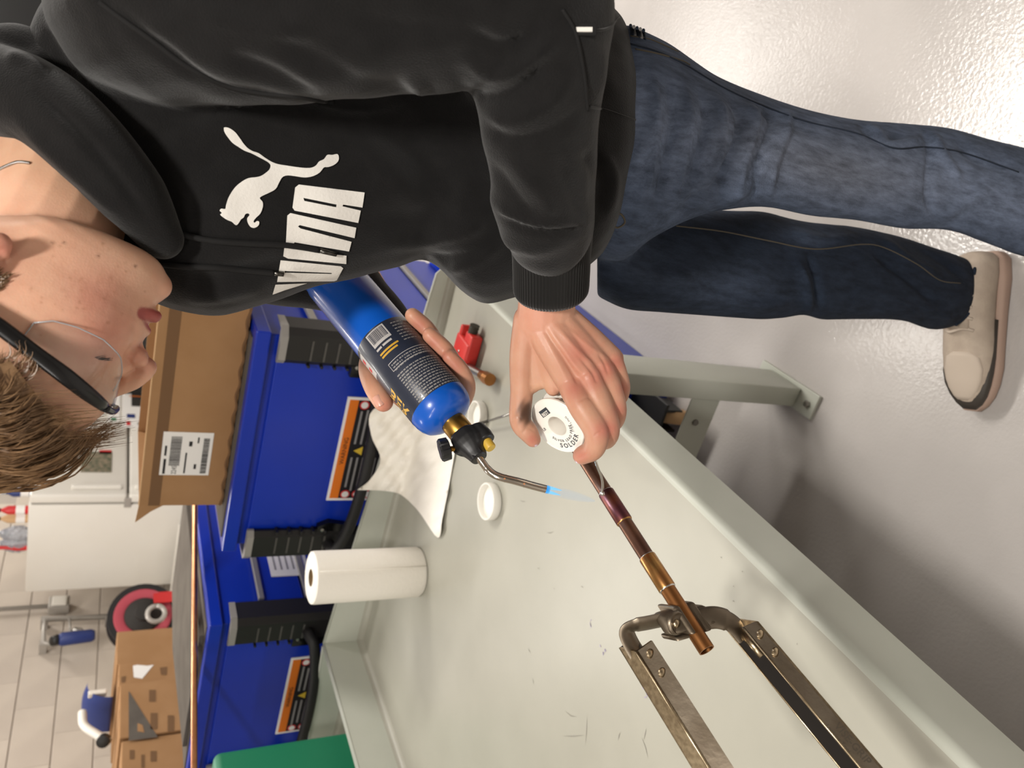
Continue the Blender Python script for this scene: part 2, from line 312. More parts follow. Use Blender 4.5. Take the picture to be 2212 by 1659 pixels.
# ------------------------------------------------------------------ blue rolling tool cabinets
def text_on(s, size, o, ex, ey, m, par, name='lettering', extra=0, align='LEFT', sx=1.0):
    v, f = textvf(s, size, extra, align, sx); return build(name, (plane_map(v, o, ex, ey), f), m, par)
def cabinet(x0, x1, y0, y1, label):
    t = thing('tool_cabinet', label, 'cabinet', ((x0+x1)/2, (y0+y1)/2, 0)); Z = 1.19
    build('body', boxvf((x0+.012, y0+.018, .1), (x1-.012, y1, Z-.036), .004), 'blue_paint', t)
    build('base', boxvf((x0, y0-.03 if x1 < -1.5 else y0-.16, .0), (x1+(.036 if x1 > -1 else 0), y1, .44), .006), 'blue_paint', t)
    lid = build('lid', boxvf((x0, y0, Z-.038), (x1, y1, Z), .004), 'blue_paint', t)
    build('lid_tray', boxvf((x0+.03, y0+.03, Z), (x1-.03, y1-.03, Z+.004)), 'mat_grey', lid)
    # front panel step
    build('front_panel', boxvf((x0+.07, y0+.008, .5), (x1-.07, y0+.02, Z-.06), .003), 'blue_paint', t)
    for s, xx in ((-1, x0), (1, x1)):
        c = build('corner_post', prism([(-.006*s*-1+0*s, -.02), (-.062*s, -.02), (-.075*s, -.008), (-.075*s, .0), (-.0*s, .0), (.012*s, .02), (.012*s, .06), (.02*s, .07), (.02*s, -.0)], (xx, y0, .55), (1, 0, 0), (0, 1, 0), (0, 0, 1), .565), 'black_plastic', t)
        build('post_cap', prism([(-.0*s, -.022), (-.063*s, -.022), (-.077*s, -.008), (-.077*s, .001), (.014*s, .001), (.022*s, .07), (.024*s, .0)], (xx, y0, 1.115), (1, 0, 0), (0, 1, 0), (0, 0, 1), .018), 'grey_cap', c)
        for k in range(5):
            build('grip_rib', boxvf((xx-.076*s-.004, y0-.024, 1.05-.034*k), (xx-.076*s+.004, y0+.004, 1.058-.034*k), .002), 'black_plastic', c)
            build('grip_rib', boxvf((xx-.06*s if s > 0 else xx+.005, y0-.0215, 1.05-.034*k), (xx-.005 if s > 0 else xx+.06, y0-.019, 1.055-.034*k)), 'rib_grey', c)
    # bowed black push handle with brackets
    xm = (x0+x1)/2; wv = .30
    for s in (-1, 1):
        bk = build('handle_bracket', prism([(-.045, .03), (.03, .03), (.045, .0), (.03, -.075), (-.03, -.085), (-.045, -.06)], (xm+s*wv*.93, y0-.012, .91), (1, 0, 0), (0, 0, 1), (0, 1, 0), .02), 'black_gloss', t)
        for k in (-.015, .02): build('screw', lathe([(.006, 0), (.006, .004), (.003, .005)], (xm+s*wv*.93+k, y0-.012, .925), (0, -1, 0), 10), 'steel', bk)
    pts = [(xm-wv, y0-.005, .905), (xm-wv*1.0, y0-.04, .9), (xm-wv*.9, y0-.07, .885), (xm-wv*.4, y0-.088, .868), (xm+wv*.4, y0-.088, .868), (xm+wv*.9, y0-.07, .885), (xm+wv, y0-.04, .9), (xm+wv, y0-.005, .905)]
    build('push_handle', tube(catmull(pts, 5), .0165, 12), 'black_rubber', t, True)
    # warning label
    lw = .168; lb = build('warning_label', boxvf((xm-lw, y0+.004, .76), (xm+lw, y0+.0075, .927)), 'white_paper', t)
    build('label_band', boxvf((xm-lw+.008, y0+.003, .895), (xm+lw-.008, y0+.0042, .92)), 'orange', lb)
    build('label_field', boxvf((xm-lw+.008, y0+.003, .766), (xm+lw-.008, y0+.0042, .895)), 'print_black', lb)
    text_on('WARNING', .018, (xm-.045, y0+.0022, .901), (1, 0, 0), (0, 0, 1), 'print_black', lb)
    for k in (0, 1):
        z = .865-.04*k; tri = np.array([(-.014, -.01), (.014, -.01), (0, .015)])
        build('hazard_sign', prism(tri, (xm, y0+.003, z), (1, 0, 0), (0, 0, 1), (0, -1, 0), .0006), 'yellow', lb)
    bars = []
    for s in (-1, 1):
        for r in range(6):
            z = .878-.017*r; a = xm+s*.022; b = xm+s*(.115+.02*RNG.uniform())
            bars.append(boxvf((min(a, b), y0+.0022, z), (max(a, b), y0+.003, z+.0055)))
    build('label_text', join(*bars), 'print_grey', lb, kind='stuff')
    for k in (0, 1, 2):
        for s in (-1, 1):
            build('hazard_sign', lathe([(.0, 0), (.014, 0), (.014, .0006), (0, .0006)], (xm+s*.146, y0+.003, .877-.034*k), (0, -1, 0), 16), 'red', lb)
            build('hazard_sign', lathe([(.0, 0), (.010, 0), (.010, .0006), (0, .0006)], (xm+s*.146, y0+.0022, .877-.034*k), (0, -1, 0), 16), 'white_paper', lb)
    # drawers on the +x end
    for k in range(5):
        z0 = .47+.135*k if k else .47; z0 = .465+.145*k
        if z0+.13 > Z-.04: break
        d = build('drawer', boxvf((x1-.012, y0+.09, z0), (x1-.0, y1-.03, z0+.13), .003), 'blue_paint', t)
        build('drawer_pull', boxvf((x1-.002, y0+.09, z0+.123), (x1+.012, y1-.03, z0+.141), .003), 'drawer_strip', d)
    for k in range(2):
        d = build('drawer', boxvf((x1+.02, y0-.05, .05+.19*k), (x1+.04, y1-.03, .225+.19*k), .003), 'blue_paint', t)
        build('drawer_pull', boxvf((x1+.034, y0-.05, .21+.19*k), (x1+.048, y1-.03, .226+.19*k), .003), 'drawer_strip', d)
    return t
c1 = cabinet(-1.415, -.743, 1.79, 2.66, 'blue tool cabinet with a cardboard tray on its lid, beside the person')
c2 = cabinet(-2.36, -1.69, 1.80, 2.67, 'blue tool cabinet farther left with a grey mat and copper tube on its lid')
tag2 = build('data_card', boxvf((-1.689, 2.0, .86), (-1.686, 2.17, .985)), 'white_paper', c2)
for k in range(5): build('card_text', boxvf((-1.6862, 2.03, .965-.02*k), (-1.6855, 2.10+.05*RNG.uniform(), .971-.02*k)), 'print_grey', tag2)
build('rivet', lathe([(.006, 0), (.006, .004), (.002, .006)], (-1.688, 2.12, 1.06), (1, 0, 0), 10), 'black_plastic', c2)
# under-table things on the floor
o = thing('caster', 'black caster with a tan wheel on the floor under the table, behind its leg', 'caster', (-.78, 1.52, 0))
build('wheel', lathe([(.02, -.02), (.05, -.018), (.056, -.008), (.056, .008), (.05, .018), (.02, .02)], (-.78, 1.54, .056), (1, .3, 0), 20), 'cardboard_raw', o, 40)
build('fork', join(boxvf((-.815, 1.5, .05), (-.808, 1.58, .13)), boxvf((-.752, 1.5, .05), (-.745, 1.58, .13)), boxvf((-.83, 1.48, .125), (-.73, 1.6, .14))), 'black_plastic', o)
build('swivel_plate', boxvf((-.85, 1.46, .14), (-.71, 1.615, .15), .002), 'black_plastic', o)
# ------------------------------------------------------------------ mat, copper tube, cardboard tray
brd = [(-1.76, 2.615), (-2.24, 2.615), (-2.325, 2.37), (-2.235, 1.845), (-1.76, 1.838)]
build('grey_board', prism(brd, (0, 0, 1.195), (1, 0, 0), (0, 1, 0), (0, 0, 1), .012), 'mat_grey', label='flat grey board lying on the left blue cabinet', cat='board')
a, b = np.array([-1.545, 2.27, 1.215]), np.array([-1.96, 1.50, 1.222])
ct = build('copper_tube', join(tube([a, a+(b-a)*.33, a+(b-a)*.66, b], .0085, 14)), 'copper_bright', smooth=40, label='long thin copper tube lying across the left blue cabinet top', cat='pipe')
def carton(x0, x1, y0, y1, z0, z1, th=.006):
    t = thing('cardboard_tray', 'open cardboard tray with a shipping label, on the blue cabinet lid', 'box', ((x0+x1)/2, (y0+y1)/2, z0))
    build('floor_panel', boxvf((x0, y0, z0), (x1, y1, z0+th)), 'cardboard', t)
    f = build('front_panel', boxvf((x0, y0, z0), (x1, y0+th, z1)), 'cardboard', t)
    def wavy(p0, p1, y):
        n = 90; xs = np.linspace(p0, p1, n); top = [(x, z1+.0006) for x in xs]
        L_ = []
        for yy in (0, .0022, .0038, .006): L_.append(np.array([(x, y+yy, z1+.0008) for x in xs]))
        # two liners and a fluted core seen on the cut edge
        core = np.array([(x, y+.003+.0018*math.sin(i*1.6), z1+.0012) for i, x in enumerate(xs)])
        return join(boxvf((p0, y-.0003, z1-.001), (p1, y+.0012, z1+.0012)), boxvf((p0, y+.0048, z1-.001), (p1, y+.0063, z1+.0012)), tube(core, .0007, 4))
    build('cut_edge', wavy(x0, x1, y0), 'cardboard_raw', f)
    build('side_panel', boxvf((x0, y0+th, z0), (x0+th, y1, z1)), 'cardboard', t); build('side_panel', boxvf((x1-th, y0+th, z0), (x1, y1, z1)), 'cardboard', t)
    build('back_panel', boxvf((x0, y1-th, z0), (x1, y1, z1)), 'cardboard', t)
    fl = build('corner_flap', prism([(0, 0), (-.055, .006), (-.02, -.03), (0, -.06)], (x0, y0+.001, z1), (1, 0, .02), (0, 0, 1), (0, 1, 0), .004), 'cardboard', t)
    build('torn_strip', tube(np.array([(x, y0-.001, z0+.004+.003*math.sin(x*90)) for x in np.linspace(x0, x1, 60)]), .0035, 5), 'cardboard_dark', f)
    # shipping label
    lx0, lx1, lz0, lz1 = -1.207, -1.075, 1.243, 1.365
    lb = build('shipping_label', boxvf((lx0, y0-.001, lz0), (lx1, y0, lz1)), 'white_paper', f)
    yy = y0-.0016; bars = []
    x = lx0+.03
    while x < lx1-.014:
        w_ = RNG.uniform(.0006, .0022); bars.append(boxvf((x, yy, lz1-.046), (x+w_, yy+.0004, lz1-.02))); x += w_+RNG.uniform(.0006, .0016)
    x = lx0+.006
    while x < lx1-.016:
        w_ = RNG.uniform(.001, .004); bars.append(boxvf((x, yy, lz0+.008), (x+w_, yy+.0004, lz0+.023))); x += w_+RNG.uniform(.0008, .002)
    for (aa, bb, z, h) in ((.004, .05, lz1-.013, .006), (.06, .09, lz1-.012, .005), (.006, .07, lz1-.062, .004), (.02, .035, lz0+.034, .006), (.09, .105, lz0+.05, .008), (.1, .118, lz0+.034, .004)): bars.append(boxvf((lx0+aa, yy, z), (lx0+bb, yy+.0004, z+h)))
    build('label_print', join(*bars), 'print_black', lb)
    text_on('2245', .017, (lx0+.003, yy, lz1-.04), (1, 0, 0), (0, 0, 1), 'print_black', lb, sx=.8)
    build('tape', boxvf((x0, y0-.0006, z1-.05), (x1, y0, z1-.022)), 'cardboard_dark', f)
carton(-1.305, -.66, 1.86, 2.25, 1.196, 1.405)
# ------------------------------------------------------------------ refrigerator
fx0, fx1, fy0, fy1, fz = -3.70, -3.05, 4.36, 5.42, 1.835
fr = thing('refrigerator', 'white two-door refrigerator with bottles on top, by the block wall', 'refrigerator', ((fx0+fx1)/2, (fy0+fy1)/2, 0))
build('cabinet', boxvf((fx0, fy0, .06), (fx1, fy1, fz), .012), 'white_enamel', fr, 30); build('base_grille', boxvf((fx0+.03, fy0+.02, 0), (fx1, fy1-.02, .06)), 'black_plastic', fr)
zs = 1.315
for nm, z0, z1 in (('freezer_door', zs+.008, fz-.004), ('door', .08, zs-.006)):
    d = build(nm, boxvf((fx1+.012, fy0-.002, z0), (fx1+.075, fy1+.002, z1), .014, 3), 'white_enamel', fr, 30)
    build('door_gasket', boxvf((fx1, fy0+.012, z0+.01), (fx1+.012, fy1-.012, z1-.01)), 'seal', d)
    build('handle', boxvf((fx1+.075, fy0+.05, z0+.03 if z0 > 1 else z1-.45), (fx1+.105, fy0+.075, z0+.3 if z0 > 1 else z1-.03), .008), 'white_enamel', d)
build('hinge', boxvf((fx1-.02, fy0-.004, zs-.02), (fx1+.05, fy0+.05, zs+.02), .003), 'grey_metal', fr)
def sheet(name, x0, y0, x1, y1, m, label, cat, xx=fx1+.0775, grp=None):
    A = onx(x0, y0, xx); B = onx(x1, y1, xx); lo = np.minimum(A, B); hi = np.maximum(A, B); lo[0] = xx-.0018; hi[0] = xx+.0008
    return build(name, boxvf(lo, hi), m, label=label, cat=cat, group=grp)
s = sheet('photo_calendar', 178, 975, 241, 1020, 'photo_print', 'colour picture sheet stuck on the freezer door near the hair', 'picture')
sheet('magnet', 215, 972, 241, 981, 'red', 'small red magnet above the picture sheet on the freezer door', 'magnet', grp=None)
s = sheet('notice', 265, 842, 330, 925, 'white_paper', 'white notice with small colour prints stuck on the refrigerator door', 'notice')
for (x0, y0, x1, y1, m_) in ((274, 894, 292, 903, 'dark_blue'), (273, 910, 282, 919, 'red'), (297, 912, 303, 918, 'scuff')):
    A = onx(x0, y0, fx1+.0788); B = onx(x1, y1, fx1+.0788); lo = np.minimum(A, B); hi = np.maximum(A, B); hi[0] += .0006; build('print', boxvf(lo, hi), m_, s)
s2 = sheet('notice', 236, 838, 258, 912, 'white_paper', 'narrow white notice on the freezer door above the wider notice', 'notice')
for (x0, y0, x1, y1, m_) in ((240, 883, 252, 893, 'orange'), (240, 902, 251, 909, 'green_plastic')):
    A = onx(x0, y0, fx1+.0788); B = onx(x1, y1, fx1+.0788); lo = np.minimum(A, B); hi = np.maximum(A, B); hi[0] += .0006; build('print', boxvf(lo, hi), m_, s2)
s3 = sheet('wall_frame', 284, 846, 316, 878, 'dark_void', 'small dark framed square with a gold medal on the refrigerator door', 'frame', xx=fx1+.082)
A = onx(308, 857, fx1+.086); build('medal', lathe([(0, 0), (.016, 0), (.016, .003), (0, .004)], A, (1, 0, 0), 16), 'brass', s3); build('ribbon', boxvf(A+np.array([0, -.004, 0]), A+np.array([.002, .004, .09])), 'orange', s3)
# black cabinet and white box seen past the face
k = thing('black_cabinet', 'dark cabinet behind the refrigerator, seen beside the nose', 'cabinet', (-3.4, 6.2, 0))
build('body', boxvf((-3.98, 5.7, 0), (-2.6, 6.5, 1.33), .01), 'dark_void', k); build('door', boxvf((-2.6, 5.72, .1), (-2.585, 6.48, 1.28), .004), 'black_plastic', k); build('top_board', boxvf((-3.98, 5.68, 1.33), (-2.58, 6.52, 1.345)), 'grey_metal', k)
build('white_carton', boxvf((-2.30, 5.45, 0), (-1.5, 6.0, 1.30), .01), 'white_enamel', label='white cabinet seen between the lips and the cardboard tray', cat='cabinet')
# bottles and bag on the refrigerator
def bottle(x, y, h, r, m, label, cap='black_plastic'):
    z = fz; t = thing('spray_bottle', label, 'bottle', (x, y, z), 'bottles on the refrigerator')
    build('body', lathe([(r*.9, 0), (r, .01), (r, h*.62), (r*.55, h*.76), (r*.38, h*.8), (r*.38, h*.86)], (x, y, z), (0, 0, 1), 18), m, t, 40)
    build('band', lathe([(r*1.01, h*.12), (r*1.02, h*.13), (r*1.02, h*.38), (r*1.01, h*.39)], (x, y, z), (0, 0, 1), 18, cap=False), 'white_paper', t, 40)
    build('cap', lathe([(r*.45, h*.84), (r*.45, h*.97), (r*.3, h)], (x, y, z), (0, 0, 1), 14), cap, t, 40)
bottle(-3.13, 4.43, .17, .026, 'red', 'red bottle with black cap on the refrigerator, next to the hair')
bottle(-3.22, 4.47, .175, .027, 'cardboard_raw', 'tan bottle with black cap in the middle of the refrigerator top')
bottle(-3.19, 4.7, .17, .026, 'dark_blue', 'dark blue bottle at the back of the refrigerator top', 'clear_plastic')
g = thing('plastic_bag', 'crumpled clear and red plastic bag on the refrigerator, left of the bottles', 'bag', (-3.38, 4.5, fz))
bv = remesh(join(*[lathe([(.0, 0), (.03, .0), (.045, .04), (.04, .09), (.012, .15)], (-3.33-.035*i, 4.47+.03*(i % 2), fz), (0.1*math.sin(i*2), .1*math.cos(i*3), 1), 12) for i in range(4)]), .008, 3)
bv = (bv[0]+RNG.normal(0, .0025, bv[0].shape), bv[1]); bv[0][:, 2] = np.maximum(bv[0][:, 2], fz+.0005); build('bag', bv, 'clear_plastic', g, True)
build('contents', lathe([(.0, 0), (.02, 0.001), (.022, .06), (.012, .1), (.01, .16)], (-3.42, 4.45, fz+.001), (0, 0, 1), 12), 'red', g, 40)
# ------------------------------------------------------------------ left wall fittings
e = thing('electrical_conduit', 'grey conduit and outlet box on the block wall beside the refrigerator', 'conduit', (-3.97, 4.5, 1.5))
A = onx(128, 1299, -3.93); build('outlet_box', boxvf(A+np.array([-.06, -.055, -.06]), A+np.array([.0, .055, .06]), .006), 'grey_metal', e); build('cover_plate', boxvf(A+np.array([0, -.045, -.045]), A+np.array([.012, .045, .045]), .01, 3), 'white_enamel', e)
B = onx(0, 1322, -3.96); build('pipe', tube([A+np.array([-.035, 0, .05]), np.array([-3.965, A[1], 3.0])], .014, 10), 'grey_metal', e, True)
b = thing('pipe_bracket', 'grey wall bracket holding a blue clamp vise, on the block wall', 'bracket', onx(150, 1360, -3.95))
q = [onx(*p, -3.93) for p in ((235, 1332), (96, 1338), (93, 1390), (118, 1392))]
build('bracket_bar', tube(q, .018, 8), 'grey_metal', b, True); [build('wall_mount', boxvf((-4.0, k_[1]-.02, k_[2]-.02), (-3.92, k_[1]+.02, k_[2]+.02)), 'grey_metal', b) for k_ in (q[0], q[1], q[2])]
q = [onx(*p, -3.88) for p in ((150, 1335), (152, 1372))]; build('hanger', tube(q, .008, 8), 'grey_metal', b, True)
A = onx(125, 1382, -3.88); B = onx(205, 1372, -3.88); build('vise_body', tube([A, A+(B-A)*.1, B-(B-A)*.1, B], [.03, .042, .04, .03], 12), 'dark_blue', b, True)
build('vise_jaw', tube([onx(112, 1385, -3.87), A], [.03, .034], 10), 'black_plastic', b, True); build('vise_knob', lathe([(.012, 0), (.02, .01), (.02, .05), (.01, .06)], onx(178, 1364, -3.87), (0, .4, 1), 12), 'steel', b, 40)
# ------------------------------------------------------------------ bench, cartons, hose reel, helmet along the left wall
bn = thing('wall_bench', 'low pale bench along the block wall carrying cartons', 'bench', (-3.5, 3.2, 0)); BZ = 1.02
build('worktop', boxvf((-3.98, 1.9, BZ-.04), (-3.14, 4.28, BZ), .005), 'white_enamel', bn)
for yy in (2.0, 3.1, 4.18):
    for xx in (-3.93, -3.22): build('leg', boxvf((xx, yy, 0), (xx+.05, yy+.05, BZ-.04)), 'grey_metal', bn)
def box2(y0, y1, z1, x0, x1, label, z0=BZ):
    t = thing('carton', label, 'box', ((x0+x1)/2, (y0+y1)/2, z0)); build('body', boxvf((x0, y0, z0), (x1, y1, z1), .004), 'cardboard', t)
    build('top_seam', boxvf((x0, (y0+y1)/2-.002, z1), (x1, (y0+y1)/2+.002, z1+.001)), 'cardboard_dark', t); return t
XX = -3.18
def yz(px, py): q = onx(px, py, XX); return q[1], q[2]
y_a = yz(300, 1361)[0]; y_b = yz(300, 1432)[0]; y_c = yz(300, 1483)[0]; y_d = yz(300, 1601)[0]; za = yz(252, 1400)[1]; zb = yz(258, 1500)[1]
t1 = box2(y_b+.003, y_a, za, -3.7, XX, 'brown carton next to the hose reel on the bench')
t2 = box2(y_c+.004, y_b-.002, za-.01, -3.7, XX+.01, 'brown carton with a torn white sticker, middle of the bench')
t3 = box2(y_d+.004, y_c-.003, zb, -3.75, XX+.03, 'brown carton with a dark triangle print, under the helmet')
t4 = box2(y_d-.5, y_d-.004, zb-.01, -3.75, XX+.02, 'brown carton at the left end of the bench')
def dec(px, xx, m_, par, name='print'):
    q = np.array([onx(a_, b_, xx+.0015) for a_, b_ in px]); build(name, (q, [list(range(len(q)))]), m_, par)
dec(((287, 1438), (289, 1463), (307, 1466), (332, 1436), (318, 1438), (296, 1436)), XX+.01, 'white_paper', t2, 'sticker')
dec(((345, 1442), (348, 1458), (360, 1458), (361, 1440)), XX+.01, 'cardboard_dark', t2); dec(((262, 1462), (262, 1474), (270, 1474), (272, 1460)), XX+.01, 'cardboard_dark', t2)
dec(((278, 1492), (278, 1600), (341, 1592)), XX+.03, 'mat_grey', t3, 'triangle_print')
for (a0, b0, a1, b1) in ((325, 1540, 340, 1575), (322, 1490, 336, 1516), (362, 1545, 376, 1580)): dec(((a0, b0), (a0, b1), (a1, b1), (a1, b0)), XX+.03, 'cardboard_dark', t3)
dec(((297, 1562), (297, 1580), (312, 1582), (308, 1566)), XX+.0315, 'cardboard', t3)
for (a0, b0, a1, b1) in ((305, 1630, 312, 1659), (325, 1622, 338, 1645), (280, 1620, 290, 1640)): dec(((a0, b0), (a0, b1), (a1, b1), (a1, b0)), XX+.02, 'cardboard_dark', t4)
rl = thing('hose_reel', 'black reel with pink hose standing on the bench by the refrigerator', 'reel', (-3.5, 3.65, BZ))
c = onx(313, 1330, -3.38); rr = .185; c[2] = BZ+rr+.004; ax = np.array([.85, -.5, 0])
build('flange', lathe([(.02, .0), (rr, .0), (rr, .014), (.02, .014)], c, ax, 36), 'black_plastic', rl, 40); build('flange', lathe([(.02, -.11), (rr, -.11), (rr, -.1), (.02, -.1)], c, ax, 36), 'black_plastic', rl, 40)
build('hose', lathe([(.10, .016), (.12, .022), (.15, .02), (.155, .012), (.15, -.1), (.1, -.1)], c, ax, 36, cap=False), 'pink', rl, 50)
build('hub', lathe([(.1, .014), (.095, .03), (.05, .05), (.045, .075), (.02, .08)], c, ax, 24), 'dark_void', rl, 40)
x_, y_, a_ = frame(ax); build('crank_ring', tube([c+ax*.09+.045*(math.cos(u)*x_+math.sin(u)*y_)+np.array([0, -.03, -.06]) for u in np.linspace(0, 6.283, 17)], .014, 8), 'grey_metal', rl, True)
sg = build('red_sign', boxvf(onx(352, 1288, -3.3)+np.array([-.004, -.05, -.05]), onx(352, 1288, -3.3)+np.array([0, .04, .05])), 'red', label='small red sign beside the hose reel and refrigerator', cat='sign')
hm = thing('welding_helmet', 'blue and white welding helmet lying on the carton with triangle print', 'helmet', onx(250, 1520, -3.35))
hc = onx(262, 1508, -3.33); hz = zb
shell = []
for u in np.linspace(-.2, 1.25, 12):
    an = u*1.5; rad = .17; ring = []
    for w_ in np.linspace(-1, 1, 9): ring.append((-3.42+.12*w_, hc[1]-.02-rad*math.cos(an)*.55+.1, hz+.02+abs(rad*math.sin(max(an, 0)))*.8*(1-.15*w_*w_)))
    shell.append(ring)
build('shell', loft(shell, False, False), ['dark_blue'], hm, True)
build('white_strip', boxvf((-3.33, hc[1]+.02, hz+.05), (-3.3, hc[1]+.045, hz+.13), .004), 'white_enamel', hm)
build('headband', tube(catmull([(-3.36, hc[1]-.03, hz+.15), (-3.36, hc[1]-.11, hz+.14), (-3.36, hc[1]-.17, hz+.09), (-3.36, hc[1]-.23, hz+.03)], 5), [.02]*16, 8), 'white_enamel', hm, True)
build('ratchet_knob', lathe([(.03, 0), (.03, .03), (.02, .035)], (-3.36, hc[1]-.21, hz+.05), (.5, -1, .3), 12), 'black_plastic', hm, 40)
# ------------------------------------------------------------------ green case at the left edge on the rear table
gc = thing('green_case', 'green plastic case standing on the rear table at the left end, holding the copper tube', 'case', (-2.0, 1.4, .753))
gy = onx(600, 1633, -1.86)[1]
gv = boxvf((-2.1, gy-.3, .754), (-1.80, gy, 1.195), .02, 4); build('shell', gv, 'green_plastic', gc, 30)
build('latch', boxvf((-1.955, gy-.04, 1.18), (-1.90, gy+.012, 1.232), .006), 'green_plastic', gc); build('handle', tube([(-2.08, gy-.15, 1.19), (-2.06, gy-.15, 1.235), (-1.9, gy-.15, 1.235), (-1.88, gy-.15, 1.19)], .01, 8), 'black_plastic', gc, True)
# ------------------------------------------------------------------ things behind the person, upper right of the upright view
tv = thing('wall_screen', 'black screen on the far wall behind the shoulder', 'screen', (1.0, 6.9, 2.2))
A = ony(60, 20, 6.95); build('panel', boxvf((A[0]-.5, 6.9, A[2]-.12), (A[0]+1.2, 6.95, A[2]+.7), .01), 'black_gloss', tv); build('bezel', boxvf((A[0]-.52, 6.95, A[2]-.14), (A[0]+1.22, 6.99, A[2]+.72)), 'black_plastic', tv)
# ------------------------------------------------------------------ things on the front table
mat('paper_towel', '#ece7dd', .9, bump=.25, bscale=150); mat('roll_core', '#8d7350', .9); mat('white_plastic', '#e4e1d8', .4); mat('red_plastic', '#c8352f', .4)
mat('bristle', '#38342b', .8); mat('copper_pipe', '#83614f', .36, 1.0, var='#6a4d42', vscale=28, rvar=.08); mat('copper_new', '#ad7748', .36, 1.0, var='#98683f', vscale=30, rvar=.08); mat('copper_gold', '#bf955c', .28, 1.0, var='#b07c4c', vscale=45); mat('copper_heat', '#8a5442', .38, 1.0, var='#6a4048', vscale=38)
mat('solder', '#cfcbc4', .25, 1.0); mat('plated', '#857a6b', .42, 1.0, var='#6a5f51', vscale=22, bump=.06, bscale=120, rvar=.1); mat('plated_edge', '#c7b596', .3, 1.0, var='#a9977c', vscale=200); mat('engrave', '#4a4237', .6, .6)
rc = onz(905, 1235, T); rb = T+.0015
r = thing('paper_towel_roll', 'upright white paper towel roll standing on the table by the rim', 'paper towel', (rc[0], rc[1], T))
R0 = .064
def rollring(rad, z, ph=0): return np.array([(rc[0]+rad*(1+.006*math.sin(3*a+ph))*math.cos(a), rc[1]+rad*(1+.006*math.sin(3*a+ph))*math.sin(a), z) for a in np.linspace(0, 6.2832, 40, endpoint=False)])
build('paper', loft([rollring(.021, rb+.281), rollring(R0-.006, rb+.281), rollring(R0-.001, rb+.279), rollring(R0, rb+.274), rollring(R0, rb+.14, 1), rollring(R0, rb+.006), rollring(R0-.004, rb), rollring(.021, rb)], False), 'paper_towel', r, 50)
build('core', loft([rollring(.0215, rb+.279), rollring(.0195, rb+.279), rollring(.0195, rb+.002), rollring(.0215, rb+.002), rollring(.0215, rb+.279)], False), 'roll_core', r, 40)
build('loose_edge', tube([(rc[0]+.052, rc[1]-.041, rb+.004), (rc[0]+.0525, rc[1]-.0415, rb+.15), (rc[0]+.052, rc[1]-.041, rb+.275)], .0014, 5), 'paper_towel', r, True)
# crumpled towel sheet draped against the end rim
poly = catmull([(772, 1058), (830, 1060), (868, 1070), (905, 1105), (946, 1161), (956, 1120), (972, 1040), (986, 950), (986, 880), (900, 850), (806, 885), (802, 940), (822, 992), (800, 1035), (772, 1058)], 5)[:-1]
v2, f2 = fill([poly], 7)
pts = []
for (x, y) in v2:
    q = onz(x, y, T+.002)
    if q[1] > 1.69: q = ony(x, y, 1.688)
    a = ray(x, y); a = a/np.linalg.norm(a); k = .006*math.sin(x*.045+y*.03)+.005*math.sin(x*.11-y*.07+1)+.004*math.sin(y*.16+x*.02)+.003*math.sin(x*.23+y*.19)
    up = .007+k+.02*math.exp(-((x-880)**2+(y-960)**2)/2500.0)
    pts.append(q-a*max(up, .002)*1.25)
pts = np.array(pts); nn = vnormals(pts, f2); pts2 = pts-nn*.0008
build('towel_sheet', (np.vstack([pts, pts2]), f2+[[i+len(pts) for i in q[::-1]] for q in f2]), 'paper_towel', smooth=True, label='crumpled white paper towel lying against the table rim behind the torch', cat='paper towel')
def lid(px, py, r, name, label):
    c = onz(px, py, T); c[2] = T+.0012
    t = thing(name, label, 'lid', c)
    build('rim', lathe([(r*.86, .004), (r*.86, .0165), (r*.9, .0185), (r*.97, .0185), (r, .0165), (r, .002), (r*.97, 0), (r*.5, 0)], c, (0, 0, 1), 40, cap=False), 'white_plastic', t, 50)
    build('disc', lathe([(0, 0.001), (r*.9, .001), (r*.9, .007), (0, .009)], c, (0, 0, 1), 40, cap=False), 'white_plastic', t, 40); return t, c
lid(1066, 1083, .041, 'jar_lid', 'white plastic jar lid lying open on the table near the flame')
t, c = lid(1040, 898, .034, 'flux_tin', 'small white flux lid with a wire brush handle across it, behind the torch')
b = thing('flux_brush', 'thin grey flux brush resting on the small white lid', 'brush', c+np.array([0, 0, .02]))
A = onz(1036, 915, T+.022); B = onz(1120, 889, T+.03); build('handle', tube([A+(B-A)*.25, B], .0026, 8), 'steel', b, True); build('bristles', tube([A, A+(B-A)*.25], [.004, .003], 8), 'bristle', b, True)
# red pipe cleaning brush tool
rt = thing('fitting_brush', 'red plastic pipe cleaning tool with wire brush ends on the table', 'brush', onz(1010, 760, T))
c = onz(1006, 760, T+.018); e1 = norm(onz(1050, 800, T)-onz(985, 715, T)); e2 = np.array([-e1[1], e1[0], 0])
build('body', obox(c, e1*.038, e2*.034, np.array([0, 0, .0175]), .006, 3), 'red_plastic', rt, 30); build('wing', obox(c-e1*.026+e2*.012, e1*.006, e2*.045, np.array([0, 0, .016]), .004, 3), 'red_plastic', rt, 30)
build('wing', obox(c+e1*.02+e2*.025, e1*.02, e2*.03, np.array([0, 0, .014]), .004, 3), 'red_plastic', rt, 30)
build('screw', lathe([(.004, 0), (.004, .002), (.002, .003)], c+np.array([0, 0, .017]), (0, 0, 1), 10), 'steel', rt)
A = onz(1016, 735, T+.02); B = onz(1026, 703, T+.02); build('wire_brush', tube(np.linspace(A, B, 12), [.0105+.0015*((i % 2)) for i in range(12)], 12), 'bristle', rt)
